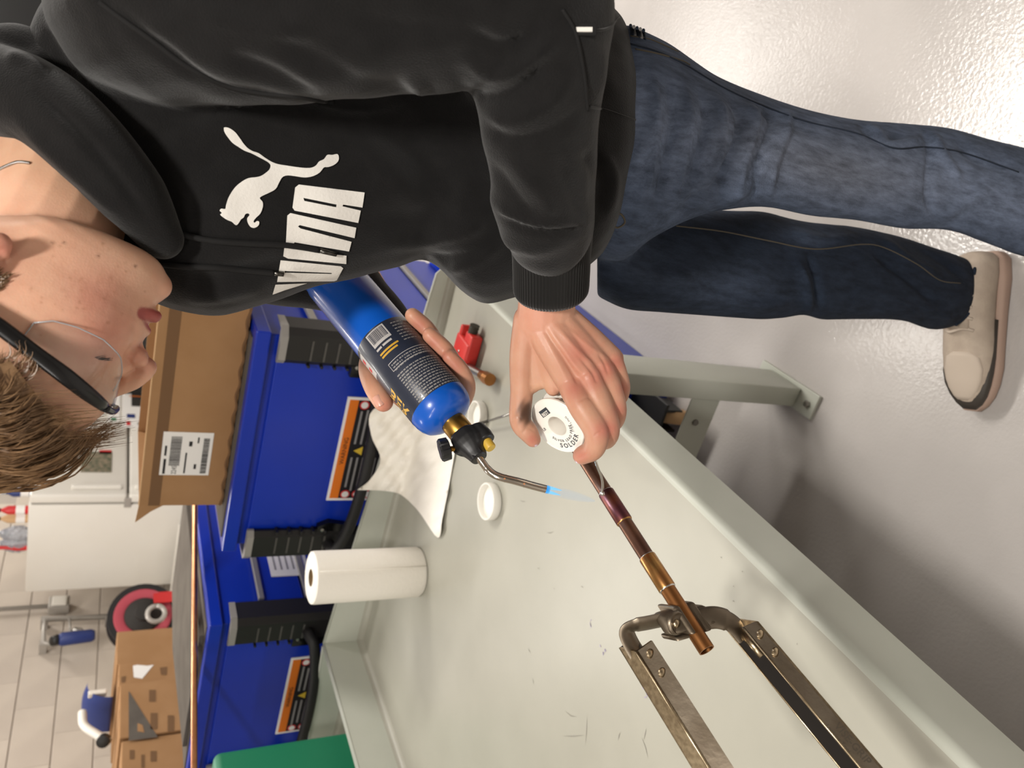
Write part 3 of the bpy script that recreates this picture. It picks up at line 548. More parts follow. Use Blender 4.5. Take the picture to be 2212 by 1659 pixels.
A = onz(1008, 792, T+.02); B = onz(1040, 810, T+.02); build('ferrule', tube([A, B], .0105, 14), 'steel', rt, 40); build('copper_bristles', tube([B, B+(B-A)*.3, B+(B-A)*.55], [.011, .0145, .014], 14), 'copper_new', rt)
# ------------------------------------------------------------------ copper pipe held in the long clamp
def along(a, b, k): return a+(b-a)*k
pe = P(1527, 1405, .712); pf = P(1181, 864, .925); pd = norm(pf-pe); PL = np.linalg.norm(pf-pe)
pp = thing('copper_pipe', 'half inch copper pipe with two soldered couplings, gripped by the clamp', 'pipe', pe)
def st(px, py):     # station along the pipe whose projection is nearest to a photo point
    ks = np.linspace(0, 1, 400); q = proj(pe+np.outer(ks, pf-pe)); i = np.argmin((q[:, 0]-px)**2+(q[:, 1]-py)**2); return ks[i]*PL
sA, sB, sC, sD = st(1443, 1272), st(1393, 1207), st(1351, 1126), st(1303, 1068)
rp = .0079; rcp = .0091
build('tube_end', lathe([(rp-.0011, .02), (rp-.0011, 0), (rp, 0), (rp, sA+.004)], pe, pd, 28, cap=False), 'copper_new', pp, 40)
build('tube_middle', lathe([(rp, sB-.004), (rp, sC+.004)], pe, pd, 28, cap=False), 'copper_pipe', pp, True)
build('tube_far', lathe([(rp, sD-.004), (rp, PL), (rp-.001, PL), (rp-.001, PL-.03)], pe, pd, 28, cap=False), 'copper_pipe', pp, 40)
for (a, b, m_, nm) in ((sA, sB, 'copper_gold', 'bright coupling'), (sC, sD, 'copper_heat', 'heated coupling with purple tint')):
    cpl = build('coupling', lathe([(rp, a), (rcp-.0003, a), (rcp, a+.0008), (rcp, b-.0008), (rcp-.0003, b), (rp, b)], pe, pd, 32, cap=False), m_, pp, 40, label=nm)
    for s_ in (a, b): build('solder_ring', lathe([(rp, s_-.0012), (rp+.0007, s_-.0006), (rcp-.0002, s_), (rp+.0007, s_+.0006), (rp, s_+.0012)], pe, pd, 32, cap=False), 'solder' if m_ != 'copper_heat' or s_ == b else 'copper_gold', cpl, True)
# clamp: two folded steel channel arms with curved jaw bars and swivel pads
cl = thing('locking_clamp', 'large steel locking clamp with two long arms gripping the copper pipe', 'clamp', P(1470, 1350, .73))
mv = norm(CF*.75-CD*.55+CR*-.12)        # depth direction of the channels
mat('channel_shade', '#241f1b', .7, .4)  # near-black colour paints in the shade inside the channel arms
def armface(pts): return [P(*q) for q in pts]
def plate(quad, th, n):
    q = np.array(quad); return np.vstack([q, q+n*th]), [[0, 1, 2, 3], [7, 6, 5, 4], [0, 4, 5, 1], [1, 5, 6, 2], [2, 6, 7, 3], [3, 7, 4, 0]]
def arm(o0, o1, i0, i1, web_outer, depth, nm):
    """front plate corners: outer top, outer end, inner end, inner top"""
    q = [o0, o1, i1, i0]; a = build(nm, plate(q, .0022, mv), 'plated', cl); build('back_flange', plate([x+mv*depth for x in q], .0022, mv), 'channel_shade', a)
    w_ = norm(o0-i0)*.0022; build('web', plate([o0, o1, o1+mv*(depth+.0022), o0+mv*(depth+.0022)], .0022, -w_/.0022), 'plated_edge', a); return a
def ext(a, b, k=1.35): return a+(b-a)*k
o0, o1, i0 = P(1375, 1408, .725), P(1531, 1659, .655), P(1409, 1384, .725); i1 = o1+(i0-o0)*1.0
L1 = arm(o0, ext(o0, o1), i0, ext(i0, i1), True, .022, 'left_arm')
build('fold_edge', tube([o0, ext(o0, o1)], .0016, 8), 'plated_edge', L1, True)
O0, O1, I0 = P(1638, 1342, .725), P(1908, 1659, .64), P(1606, 1356, .725); I1 = O1+(I0-O0)*1.0
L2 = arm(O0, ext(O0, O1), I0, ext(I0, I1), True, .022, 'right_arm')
build('fold_edge', tube([I0, ext(I0, I1)], .0011, 6), 'plated_edge', L2, True); build('fold_edge', tube([I0+mv*.024, ext(I0, I1)+mv*.024], .0011, 6), 'plated_edge', L2, True)
for a, A0, A1, Ai in ((L1, o0, o1, i0), (L2, O0, O1, I0)):
    for k in (.009, .029): build('rivet', lathe([(.0045, .001), (.0045, -.0008), (.0034, -.002), (0, -.0026)], A0+norm(A1-A0)*(k if A0 is o0 else k+.003)+(Ai-A0)*(.55 if A0 is o0 else .45), mv, 18, cap=False), 'plated_edge', a, 40)
# jaw bars
def bar(px, th, wd, t):
    q = catmull([P(x, y, t)+mv*.011 for x, y in px], 6); return tube(q, wd, 14, True, (mv, th))
J1 = build('jaw_bar', bar(((1400, 1425), (1380, 1392), (1371, 1366), (1385, 1355), (1415, 1349), (1445, 1343), (1462, 1340)), .36, np.array([.0098]*20+[.0112]*17), .728), 'plated', cl, 50)
J2 = build('jaw_bar', bar(((1640, 1398), (1618, 1366), (1596, 1346), (1570, 1337), (1545, 1338), (1528, 1341)), .38, np.array([.010]*14+[.0112]*17), .728), 'plated', cl, 50)
build('inner_tongue', tube([P(1606, 1369, .735), P(1648, 1417, .72)], .0045, 10), 'plated_edge', J2, True)
# swivel pads
perp = norm(np.cross(pd, mv)); pc1 = P(1457, 1344, .722); pc2 = P(1508, 1336, .735)
fr1 = norm(P(1480, 1340, .722)-P(1440, 1352, .722))
pad = build('swivel_pad', join(obox(pc1+mv*.004, pd*.0125, fr1*.0105, mv*.006, .005, 4), obox(pc1+fr1*.008+mv*.008, pd*.0155, fr1*.003, mv*.012, .0025, 3)), 'plated', cl, 40)
build('pad_cup', lathe([(.0105, 0), (.0115, -.001), (.011, -.0035), (.0095, -.0045), (.0085, -.0035), (.006, -.003), (0, -.003)], pc1-mv*.0015-fr1*.001, mv, 28, cap=False), 'plated', pad, 50)
build('pad_rivet', lathe([(.0042, 0), (.0042, -.0022), (.003, -.004), (0, -.0048)], pc1-mv*.0035-fr1*.0025, mv, 18, cap=False), 'plated_edge', pad, True)
fr2 = -fr1; pad2 = build('swivel_pad', join(obox(pc2+mv*.006-pd*-.002, pd*.0165, fr1*.005, mv*.009, .003, 3), obox(pc2+fr1*.008+mv*.008, pd*.011, fr1*.007, mv*.008, .004, 3)), 'plated', cl, 40, label='rust brown swivel pad')
build('lower_claw', obox(P(1470, 1370, .728), pd*.003, fr1*.012, mv*.01, .002, 2), 'plated', J1, 40)
# engraved lettering on the right arm
ex = norm(O1-O0); ny = -(I0-O0); ny = norm(ny-ex*(ny@ex)); pn = norm(np.cross(ex, ny)); pn = pn if pn@(CAM-O0) > 0 else -pn; mid = O0+(O1-O0)*.71+(I0-O0)*.62
v, f = textvf('VISE-GRIP', .0088, .00008)
build('lettering', (plane_map(v, mid+pn*.0004, ex, ny), f), 'engrave', L2)
v, f = textvf('Locking Tool', .005)
build('lettering', (plane_map(v, mid+pn*.0004-ny*.0058-ex*.004, ex, ny), f), 'engrave', L2)
# ------------------------------------------------------------------ torch: gas cylinder, head, burn tube, flame
mat('cyl_blue', '#0f55b8', .27, spec=.5, coat=.3); mat('cyl_label', '#252a38', .36, var='#2c3140', vscale=25, coat=.15); mat('label_white', '#b3afac', .5); mat('label_yellow', '#c79a32', .5)
mat('torch_black', '#1d1d1e', .38); mat('brass_knurl', '#b58c45', .32, 1.0); mat('button', '#c7a23c', .42); mat('chrome', '#d6cec2', .13, 1.0)
B1 = P(946.5, 874, .842); B0 = P(829.5, 733.5, .882); ba = norm(B1-B0); LL = np.linalg.norm(B1-B0); BR = .0352
bl0 = B0-ba*.128; TB = thing('torch', 'hand torch with blue gas cylinder and dark label, held in the right hand, burning', 'torch', bl0)
H = LL+.128
cyl = build('gas_cylinder', lathe([(0, .012), (BR*.7, .008), (BR*.86, 0), (BR*.95, .002), (BR*.97, .006), (BR*.955, .012), (BR, .018), (BR, H+.0), (BR*.99, H+.006), (BR*.945, H+.013), (BR*.85, H+.019), (BR*.68, H+.0235), (BR*.5, H+.0258), (.013, H+.027), (.012, H+.031)], bl0, ba, 56), 'cyl_blue', TB, 50)
lab = build('label', lathe([(BR*1.0, .128), (BR*1.008, .1285), (BR*1.008, H-.0005), (BR*1.0, H)], bl0, ba, 72, cap=False), 'cyl_label', cyl, 50)
# label print wrapped on the cylinder: s along the axis, a = angle from the camera side
toc = norm((CAM-B0)-ba*((CAM-B0)@ba)); sid = np.cross(ba, toc)
if sid@CD < 0: sid = -sid        # towards photo right
def wrap(s, a, rad): return bl0+np.outer(s, ba)+rad*(np.outer(np.cos(a), toc)+np.outer(np.sin(a), sid))
def wrapvf(v2, f, s0, a0, flipx=1, off=1.0105, sx=1, mode=0):
    # text lines run around the cylinder (x -> angle), y towards the base
    s = s0-v2[:, 1]; a = a0+v2[:, 0]/BR*flipx
    return wrap(s, a, BR*off), f
def wrect(s0, s1, a0, a1, off=1.0105, n=None):
    n = n or max(2, int(abs(a1-a0)/.1)+1); aa = np.linspace(a0, a1, n); V = np.vstack([wrap(np.full(n, s0), aa, BR*off), wrap(np.full(n, s1), aa, BR*off)])
    return V, [[i, i+1, n+i+1, n+i] for i in range(n-1)]
S = lambda k: .128+LL*k
build('barcode_field', wrect(S(.02), S(.2), -.42, .28), 'label_white', lab)
br_ = []; a = -.36
while a < .22:
    w_ = RNG.uniform(.008, .03); br_.append(wrect(S(.035), S(.165), a, a+w_, 1.013, 2)); a += w_+RNG.uniform(.008, .022)
build('barcode', join(*br_), 'cyl_label', lab)
pr_ = []
for (k0, k1, a0, a1) in ((.225, .25, -.42, -.2), (.225, .25, -.15, .2)): pr_.append(wrect(S(k0), S(k1), a0, a1))
build('number_line', join(*pr_), 'label_white', lab)
build('yellow_lines', join(*[wrect(S(k), S(k+.022), -.42, .32-.1*i) for i, k in enumerate((.29, .328))]), 'label_yellow', lab)
tl = []
for k in np.arange(.06, .34, .042): 
    a = .5
    while a < 1.25: w_ = RNG.uniform(.05, .16); tl.append(wrect(S(k), S(k+.013), a, a+w_)); a += w_+.03
for j, k in enumerate(np.arange(.47, .975, .0335)):
    a = -.42 if k > .56 else -.34
    if .545 < k < .58: continue
    while a < 1.25:
        w_ = RNG.uniform(.04, .17); tl.append(wrect(S(k), S(k+.015), a, min(a+w_, 1.28))); a += w_+.028
mat('label_grey', '#8f8c89', .5); build('small_print', join(*tl), 'label_grey', lab, kind='stuff')
fl = []
for (k0, k1, a0, a1) in ((.44, .447, -.42, 1.2), (.535, .542, -.42, 1.2), (.44, .542, -.42, -.405)): fl.append(wrect(S(k0), S(k1), a0, a1))
build('print_frame', join(*fl), 'label_white', lab)
build('hazard_field', wrect(S(.05), S(.36), -1.42, -1.02), 'label_white', lab); build('hazard_mark', join(wrect(S(.1), S(.16), -1.32, -1.15, 1.014), wrect(S(.22), S(.28), -1.32, -1.15, 1.014)), 'red', lab)
v, f = textvf('BER', .021, .0006, sx=.9); xa = v[:, 0].copy(); v2 = v.copy()
build('brand_letters', (wrap(S(.60)+v[:, 0]*1.15, -.92-v[:, 1]/BR, BR*1.013), f), 'label_yellow', lab)
hA = bl0+ba*(H+.0262)
# brass collar, black housing
build('collar', lathe([(.0105, 0), (.0138, .001), (.0142, .004), (.0142, .017), (.0134, .0195), (.0122, .02)], hA, ba, 40), 'brass_knurl', TB, 40)
hs = hA+ba*.0195
E_ = P(1036, 991, .806); da = norm(E_-hs); HL = np.linalg.norm(E_-hs)
u1 = norm(np.cross(da, CF)); u2 = np.cross(da, u1)
if u1@CD < 0: u1 = -u1          # u1: photo right/up side of the housing
def hring(k, a, b, off=0.0, n=24, e=2.6):
    th = np.linspace(0, 2*math.pi, n, endpoint=False); cx = np.sign(np.cos(th))*np.abs(np.cos(th))**(2/e); sy = np.sign(np.sin(th))*np.abs(np.sin(th))**(2/e)
    return hs+da*(HL*k)+u1*off+np.outer(cx*a, u1)+np.outer(sy*b, u2)
hb = loft([hring(0, .0142, .0142, 0), hring(.06, .0152, .015, 0), hring(.3, .0168, .0152, .0005), hring(.5, .0156, .014, .001), hring(.65, .0136, .0125, .001), hring(.8, .0112, .0108, .0005), hring(.97, .0092, .0094, 0), hring(1.0, .0082, .0086, 0)])
sw = loft([hring(.06, .005, .008, .015), hring(.14, .0088, .0098, .0165), hring(.45, .0092, .0098, .018), hring(.66, .0088, .0094, .018), hring(.69, .0074, .008, .018)])
kn = loft([hring(.16, .005, .006, -.0105), hring(.34, .0066, .0072, -.0128), hring(.52, .0056, .006, -.0105), hring(.68, .003, .004, -.008)])
md = loft([hring(.04, .006, .011, .008), hring(.1, .0095, .0125, .009), hring(.45, .0105, .0125, .0095), hring(.66, .0095, .0112, .0085), hring(.8, .006, .009, .005)])
hv = remesh(join(hb, sw, kn, md), .0009, 6); hd = build('housing', hv, 'torch_black', TB, True)
for k, o_ in ((.78, -.0035), (.74, .005)):
    c = hs+da*HL*k+u1*o_-u2*0; tocc = norm(CAM-c); build('vent_slot', obox(c+tocc*.0098, da*.0035, norm(np.cross(da, tocc))*.0014, tocc*.0012, .0004, 1), 'print_black', hd)
kc = P(960, 971, .812); ka = norm(kc-(hs+da*HL*.36)); build('knob_shaft', tube([hs+da*HL*.38-u1*.008, kc], .003, 10), 'brass', TB, True)
kx, ky, kz = frame(ka)
def gear(r_, z, n=60): th = np.linspace(0, 2*math.pi, n, endpoint=False); rr = r_*(1-.1*(np.cos(th*6) > .2)); return kc+kz*z+np.outer(rr*np.cos(th), kx)+np.outer(rr*np.sin(th), ky)
build('valve_knob', loft([gear(.009, -.006), gear(.0122, -.005), gear(.0128, .0035), gear(.011, .0055)]), 'torch_black', TB, 35)
b0 = hs+da*HL*.66+u1*.0165; build('ignition_button', lathe([(.0058, -.003), (.0058, .010), (.0052, .0112), (0, .0115)], b0, da, 28), 'button', TB, 40)
tp = [P(1028, 980, .808), P(1043, 1000, .805), P(1052, 1012, .804), P(1063, 1022, .804), P(1080, 1030, .804), P(1115, 1039, .805), P(1150, 1049, .807), P(1179, 1056.5, .809)]
tq = catmull(tp, 6); build('burn_tube', tube(tq, [.0042]*12+[.0044]*(len(tq)-12), 24, False), 'chrome', TB, True)
for k in (-17, -10): build('crimp', tube([tq[k], tq[k]+norm(tq[k+1]-tq[k])*.0012], .0046, 24), 'chrome', TB, 40)
for k in (-17, -10): build('air_hole', lathe([(0, 0), (.0011, 0), (.0011, .0006), (0, .0006)], tq[k]+norm(CAM-tq[k])*.0044+norm(np.cross(CF, tq[k+1]-tq[k]))*.0006, norm(CAM-tq[k]), 10), 'copper_bright', TB)
# flame
def emis(name, col, s, a):
    m = bpy.data.materials.new(name); m.use_nodes = True; MATS[name] = m; nt = m.node_tree; nt.nodes.clear()
    o = nt.nodes.new('ShaderNodeOutputMaterial'); e = nt.nodes.new('ShaderNodeEmission'); e.inputs[0].default_value = (*lin(col), 1); e.inputs[1].default_value = s
    tr = nt.nodes.new('ShaderNodeBsdfTransparent'); mx = nt.nodes.new('ShaderNodeMixShader'); lw = nt.nodes.new('ShaderNodeLayerWeight'); lw.inputs[0].default_value = .5
    mr = nt.nodes.new('ShaderNodeMapRange'); mr.inputs['From Min'].default_value = 0; mr.inputs['From Max'].default_value = 1; mr.inputs['To Min'].default_value = a; mr.inputs['To Max'].default_value = 0
    nt.links.new(lw.outputs['Facing'], mr.inputs['Value']); nt.links.new(mr.outputs['Result'], mx.inputs[0]); nt.links.new(tr.outputs[0], mx.inputs[1]); nt.links.new(e.outputs[0], mx.inputs[2]); nt.links.new(mx.outputs[0], o.inputs[0])
emis('flame_core', '#7cd0ff', 1.15, .95); emis('flame_ring', '#2f9cf5', 1.0, .9); emis('flame_haze', '#c9dcec', .8, .22)
tip = tq[-1]; fd = norm(P(1300, 1086, .826)-tip); fx = norm(np.cross(fd, CF))
build('flame_ring', lathe([(.0042, -.001), (.0046, .001), (.0044, .0035), (.003, .004)], tip, fd, 24, cap=False), 'flame_ring', TB, True)
for s_ in (-1, 1): build('flame_cone', lathe([(.0018, .001), (.0021, .004), (.0017, .009), (.0009, .0145), (.0002, .018)], tip+fx*.0021*s_, norm(fd+fx*.03*s_), 16, cap=False), 'flame_core', TB, True)
build('flame_plume', lathe([(.0043, .003), (.0052, .012), (.0058, .024), (.005, .038), (.0032, .05), (.001, .058)], tip, fd, 24, cap=False), 'flame_haze', TB, True)
fp = bpy.data.lights.new('flame_light', 'POINT'); fp.energy = .12; fp.color = (.45, .7, 1); fp.shadow_soft_size = .006; fo = bpy.data.objects.new('flame_light', fp); COL.objects.link(fo); fo.location = tip+fd*.012
# ------------------------------------------------------------------ solder spool
mat('spool', '#e9e4da', .35, spec=.5); mat('spool_print', '#3a3f44', .6)
sc_ = P(1203, 921, .77); vb = norm(CAM-sc_); im = -norm(CD*.72+CR*.69); sn = norm(vb*math.cos(math.radians(50))+im*math.sin(math.radians(50)))
SR = .0318; sp = thing('solder_spool', 'white spool of lead free solder wire held in the left hand', 'spool', sc_-sn*.02)
build('spool_body', lathe([(.0105, -.02), (.0105, -.0022), (.0112, -.0004), (.0135, 0), (SR-.0045, 0), (SR-.0035, -.0006), (SR-.0008, -.0003), (SR, -.001), (SR, -.003), (SR-.0025, -.0042), (.019, -.006), (.019, -.017), (SR-.002, -.018), (SR, -.0195), (SR, -.0215), (.0105, -.0218)], sc_, sn, 64, cap=False), 'spool', sp, 40)
build('wound_wire', lathe([(.0195, -.006)]+[(.0228+.0012*(k % 2), -.0062-.0011*k) for k in range(10)]+[(.0195, -.0172)], sc_, sn, 48, cap=False), 'solder', sp, 50)
sx = norm(CR*.0+CD*1-sn*(CD@sn)); 
# text direction: letters of SOLDER read along the lower right rim; basis where photo "down-right" is the foot of the face
ey_ = norm(-(CD*.62-CR*.78)); ey_ = norm(ey_-sn*(ey_@sn)); ex_ = np.cross(ey_, sn)
def arc_text(s, size, rad, mid, par, extra=0):
    parts = []; W_ = []
    for ch in s: W_.append((textvf(ch, size, extra)[0][:, 0].max() if ch != ' ' else size*.3)+size*.1)
    tot = sum(W_); a = mid-tot/rad/2
    for ch, w_ in zip(s, W_):
        if ch != ' ':
            v, f = textvf(ch, size, extra); am = a+w_/rad/2; th = am
            er = np.array([math.sin(th), -math.cos(th)]); et = np.array([math.cos(th), math.sin(th)]); loc = np.outer(v[:, 0]-w_/2, et)+np.outer(-(v[:, 1]), er)+er*(rad+size*.7); parts.append((plane_map(loc, sc_+sn*.0003, ex_, ey_), f))
        a += w_/rad
    return build('lettering', join(*parts), 'spool_print', par)
arc_text('SOLDER', .0072, .0205, .05, sp, .00015); arc_text('SILVER LEAD FREE', .0040, .0158, .05, sp, .00008)
arc_text('STERLING', .0036, .0185, 1.3, sp)
bx_ = np.array([-.001, .0188]); 
lg = join((plane_map(np.array([(-.0068, -.0038), (.0068, -.0038), (.0068, .0038), (-.0068, .0038)])+bx_, sc_+sn*.0003, ex_, ey_), [[0, 1, 2, 3]]))
v, f = textvf('BEST', .0052, .00012, 'CENTER'); build('logo_box', lg, 'spool_print', sp)
build('logo_letters', (plane_map(v*np.array([.95, 1])+bx_+np.array([0, -.003]), sc_+sn*.0006, ex_, ey_), f), 'spool', sp)
v, f = textvf('LB', .0046, 0, 'CENTER'); build('lettering', (plane_map(v+np.array([-.0185, .003]), sc_+sn*.0003, ex_, ey_), f), 'spool_print', sp)
wpts = [sc_-sn*.012+norm(P(1262, 985, .78)-sc_)*.024, P(1262, 985, .775), P(1283, 992, .775), P(1291, 1010, .782), P(1299, 1030, .795), P(1302, 1048, .803), P(1301, 1064, .8095)]
build('solder_wire', tube(catmull(wpts, 6), .0014, 8), 'solder', sp, True)
build('molten_solder', remesh(lathe([(0, -.003), (.003, -.001), (.0034, .001), (0, .003)], P(1301, 1066, .811), norm(P(1310, 1058, .81)-P(1295, 1072, .81)), 12), .0006, 2), 'solder', sp, True)
# ------------------------------------------------------------------ person
mat('hoodie', '#0d0c0c', .85, var='#111010', vscale=60, bump=.25, bscale=700, sheen=.16, spec=.2)
mat('rib', '#131211', .88, sheen=.18, spec=.2); mat('print_white', '#dedad3', .7, bump=.1, bscale=400); mat('seam', '#0d0c0c', .9)
mat('denim', '#3c4452', .85, var='#525a68', vscale=14, bump=.3, bscale=600, spec=.2, detail=8); mat('denim_dark', '#1e2530', .85, var='#2a323f', vscale=14, bump=.3, bscale=600, spec=.2, detail=8); mat('thread', '#4d463a', .8)
mat('shoe_upper', '#b3a494', .7, var='#a8998a', vscale=40, bump=.2, bscale=400); mat('shoe_sole', '#a48b7c', .7); mat('shoe_dark', '#3b352f', .6); mat('lace', '#b9ab9c', .8)
mat('hair', '#5f452d', .4, var='#86684a', vscale=120, spec=.5); mat('frame_black', '#0d0d0e', .25); mat('nail', '#dba592', .3, spec=.6); mat('chain', '#b9b7b3', .2, 1.0); mat('soot', '#3a2518', .7); mat('lash', '#1c130d', .7); mat('metal_tip', '#55534f', .3, 1.0)
def thin_glass():
    m = bpy.data.materials.new('lens'); m.use_nodes = True; MATS['lens'] = m; nt = m.node_tree; nt.nodes.clear()
    o = nt.nodes.new('ShaderNodeOutputMaterial'); g = nt.nodes.new('ShaderNodeBsdfGlossy'); g.inputs['Roughness'].default_value = .03; t = nt.nodes.new('ShaderNodeBsdfTransparent'); t.inputs[0].default_value = (.955, .96, .965, 1)
    f = nt.nodes.new('ShaderNodeLayerWeight'); f.inputs[0].default_value = .5; pw = nt.nodes.new('ShaderNodeMath'); pw.operation = 'POWER'; pw.inputs[1].default_value = 4; ml = nt.nodes.new('ShaderNodeMath'); ml.operation = 'MULTIPLY_ADD'; ml.inputs[1].default_value = .5; ml.inputs[2].default_value = .035; nt.links.new(f.outputs['Facing'], pw.inputs[0]); nt.links.new(pw.outputs[0], ml.inputs[0]); mx = nt.nodes.new('ShaderNodeMixShader'); nt.links.new(ml.outputs[0], mx.inputs[0]); nt.links.new(t.outputs[0], mx.inputs[1]); nt.links.new(g.outputs[0], mx.inputs[2]); nt.links.new(mx.outputs[0], o.inputs[0])
thin_glass()
def skin_mat():
    m = mat('skin', '#d3a184', .42, sss=.25, bump=.05, bscale=520, spec=.4); nt = m.node_tree; b = nt.nodes['Principled BSDF']
    at = nt.nodes.new('ShaderNodeAttribute'); at.attribute_name = 'tint'; n = nt.nodes.new('ShaderNodeTexNoise'); n.inputs['Scale'].default_value = 60; n.inputs['Detail'].default_value = 5
    tc = nt.nodes.new('ShaderNodeTexCoord'); nt.links.new(tc.outputs['Object'], n.inputs['Vector'])
    r = nt.nodes.new('ShaderNodeValToRGB'); r.color_ramp.elements[0].position = .3; r.color_ramp.elements[1].position = .7; r.color_ramp.elements[0].color = (.93, .86, .84, 1); r.color_ramp.elements[1].color = (1, 1, 1, 1); nt.links.new(n.outputs['Fac'], r.inputs['Fac'])
    mx = nt.nodes.new('ShaderNodeMix'); mx.data_type = 'RGBA'; mx.blend_type = 'MULTIPLY'; mx.inputs[0].default_value = 1
    nt.links.new(at.outputs['Color'], mx.inputs[6]); nt.links.new(r.outputs['Color'], mx.inputs[7]); nt.links.new(mx.outputs[2], b.inputs['Base Color'])
skin_mat()
SKIN = np.array(lin('#e7b99d')); PINK = np.array(lin('#dc9985')); RED = np.array(lin('#b8685c')); PALE = np.array(lin('#d3aa8b')); LIP = np.array(lin('#a9504c'))
def tinted(o, cols):
    a = o.data.color_attributes.new('tint', 'FLOAT_COLOR', 'POINT'); a.data.foreach_set('color', np.hstack([cols, np.ones((len(cols), 1))]).astype(np.float32).ravel())
def denim_mat():
    nt = M('denim').node_tree; b = nt.nodes['Principled BSDF']; at = nt.nodes.new('ShaderNodeAttribute'); at.attribute_name = 'tint'; tc = nt.nodes.new('ShaderNodeTexCoord'); mx = nt.nodes.new('ShaderNodeMix'); mx.data_type = 'RGBA'; mx.blend_type = 'MULTIPLY'; mx.inputs[0].default_value = 1
    mp = nt.nodes.new('ShaderNodeMapping'); mp.inputs['Scale'].default_value = (95, 95, 24); n = nt.nodes.new('ShaderNodeTexNoise'); n.inputs['Scale'].default_value = 1; n.inputs['Detail'].default_value = 8; n.inputs['Roughness'].default_value = .7; r = nt.nodes.new('ShaderNodeMapRange'); r.inputs['From Min'].default_value = .3; r.inputs['From Max'].default_value = .7; r.inputs['To Min'].default_value = .5; r.inputs['To Max'].default_value = 1.45
    nt.links.new(tc.outputs['Object'], mp.inputs['Vector']); nt.links.new(mp.outputs[0], n.inputs['Vector']); nt.links.new(n.outputs['Fac'], r.inputs['Value']); nt.links.new(at.outputs['Color'], mx.inputs[6]); nt.links.new(r.outputs['Result'], mx.inputs[7]); nt.links.new(mx.outputs[2], b.inputs['Base Color'])
denim_mat()
def ringx(x, y0, y1, t, b, n=28, e=2.2):
    yc = (y0+y1)/2; a = (y1-y0)/2*t/FPX; th = np.linspace(0, 2*math.pi, n, endpoint=False); c = np.cos(th); s = np.sin(th)
    c = np.sign(c)*np.abs(c)**(2/e); s = np.sign(s)*np.abs(s)**(2/e)
    return P(x, yc, t)+np.outer(c*a, CR)+np.outer(s*b, norm(ray(x, yc)))
def interp(S, step=18):
    S = np.array(S, float); xs = np.arange(S[0, 0], S[-1, 0]+.1, step); out = []
    for x in xs:
        i = min(max(np.searchsorted(S[:, 0], x)-1, 0), len(S)-2); u = (x-S[i, 0])/(S[i+1, 0]-S[i, 0]); p0, p1, p2, p3 = S[max(i-1, 0)], S[i], S[i+1], S[min(i+2, len(S)-1)]
        m1 = (p2-p0)/max(p2[0]-p0[0], 1e-6); m2 = (p3-p1)/max(p3[0]-p1[0], 1e-6); h = p2[0]-p1[0]
        v = (2*u**3-3*u*u+1)*p1+(u**3-2*u*u+u)*h*m1+(-2*u**3+3*u*u)*p2+(u**3-u*u)*h*m2; v[0] = x; out.append(v)
    return out
def sloft(S, step=18, e=2.2): return loft([ringx(*r, e=e) for r in interp(S, step)])
def limb(pts, rad, n=6, seg=18, flat=None):
    q = catmull([P(*p) for p in pts], n); r = np.interp(np.linspace(0, len(pts)-1, len(q)), range(len(pts)), rad); return tube(q, r, seg, True, flat, roundcap=True)
person = thing('person', 'young person in black hoodie and jeans bending over the table, soldering a pipe', 'person', onz(2110, 620, 0))
# ---- head in its own frame: F forward, L towards the camera, U up (mm)
O = P(-5, 600, .58); hl = -norm(ray(150, 700)); hex_ = norm(CD-hl*(CD@hl)); hey = np.cross(hl, hex_)
if hey@CR > 0: hey = -hey
hf = hex_*math.cos(math.radians(34))+hey*math.sin(math.radians(34)); hu = -hex_*math.sin(math.radians(34))+hey*math.cos(math.radians(34))
HS = .000935
def Hd(f, l, u): return O+(np.multiply.outer(np.asarray(f, float), hf)+np.multiply.outer(np.asarray(l, float), hl)+np.multiply.outer(np.asarray(u, float), hu))*HS
SL = [(126, 45, 0, 14, 20, 2), (120, 74, -35, 38, 18, 2), (108, 97, -60, 56, 16, 2), (90, 113, -76, 67, 14, 2.1), (70, 121, -84, 72.5, 12, 2.2), (52, 124.5, -87, 73, 10, 2.3), (42, 124.5, -87, 72, 10, 2.35), (32, 119, -86, 70, 10, 2.35), (20, 114.5, -83, 69, 10, 2.3), (8, 113.5, -79, 68.5, 12, 2.25), (-4, 115, -72, 67, 14, 2.2), (-14, 117, -62, 64.5, 15, 2.1), (-24, 116.5, -50, 61.5, 15, 2.0), (-32, 113, -38, 59, 14, 1.95), (-46, 110, -20, 56, 12, 1.85), (-57, 111.5, -6, 52, 14, 1.8), (-66, 111, 10, 46, 24, 1.8), (-73, 105.5, 32, 38, 40, 1.9), (-79, 97, 55, 27, 65, 2), (-82, 90, 68, 15, 78, 2)]
def hslice(U, Ff, Fb, W, Fc, e, n=64):
    th = np.linspace(0, 2*math.pi, n, endpoint=False); c, s = np.cos(th), np.sin(th); ef = np.where(c >= 0, e, 2.1)
    f = np.where(c >= 0, Fc+(Ff-Fc)*np.abs(c)**(2/ef), Fc-(Fc-Fb)*np.abs(c)**(2/2.1)); w = W*np.sign(s)*np.abs(s)**(2/ef); return f, w, np.full(n, U, float)
SA = np.array(SL, float); us = np.linspace(126, -82, 84); rings = []
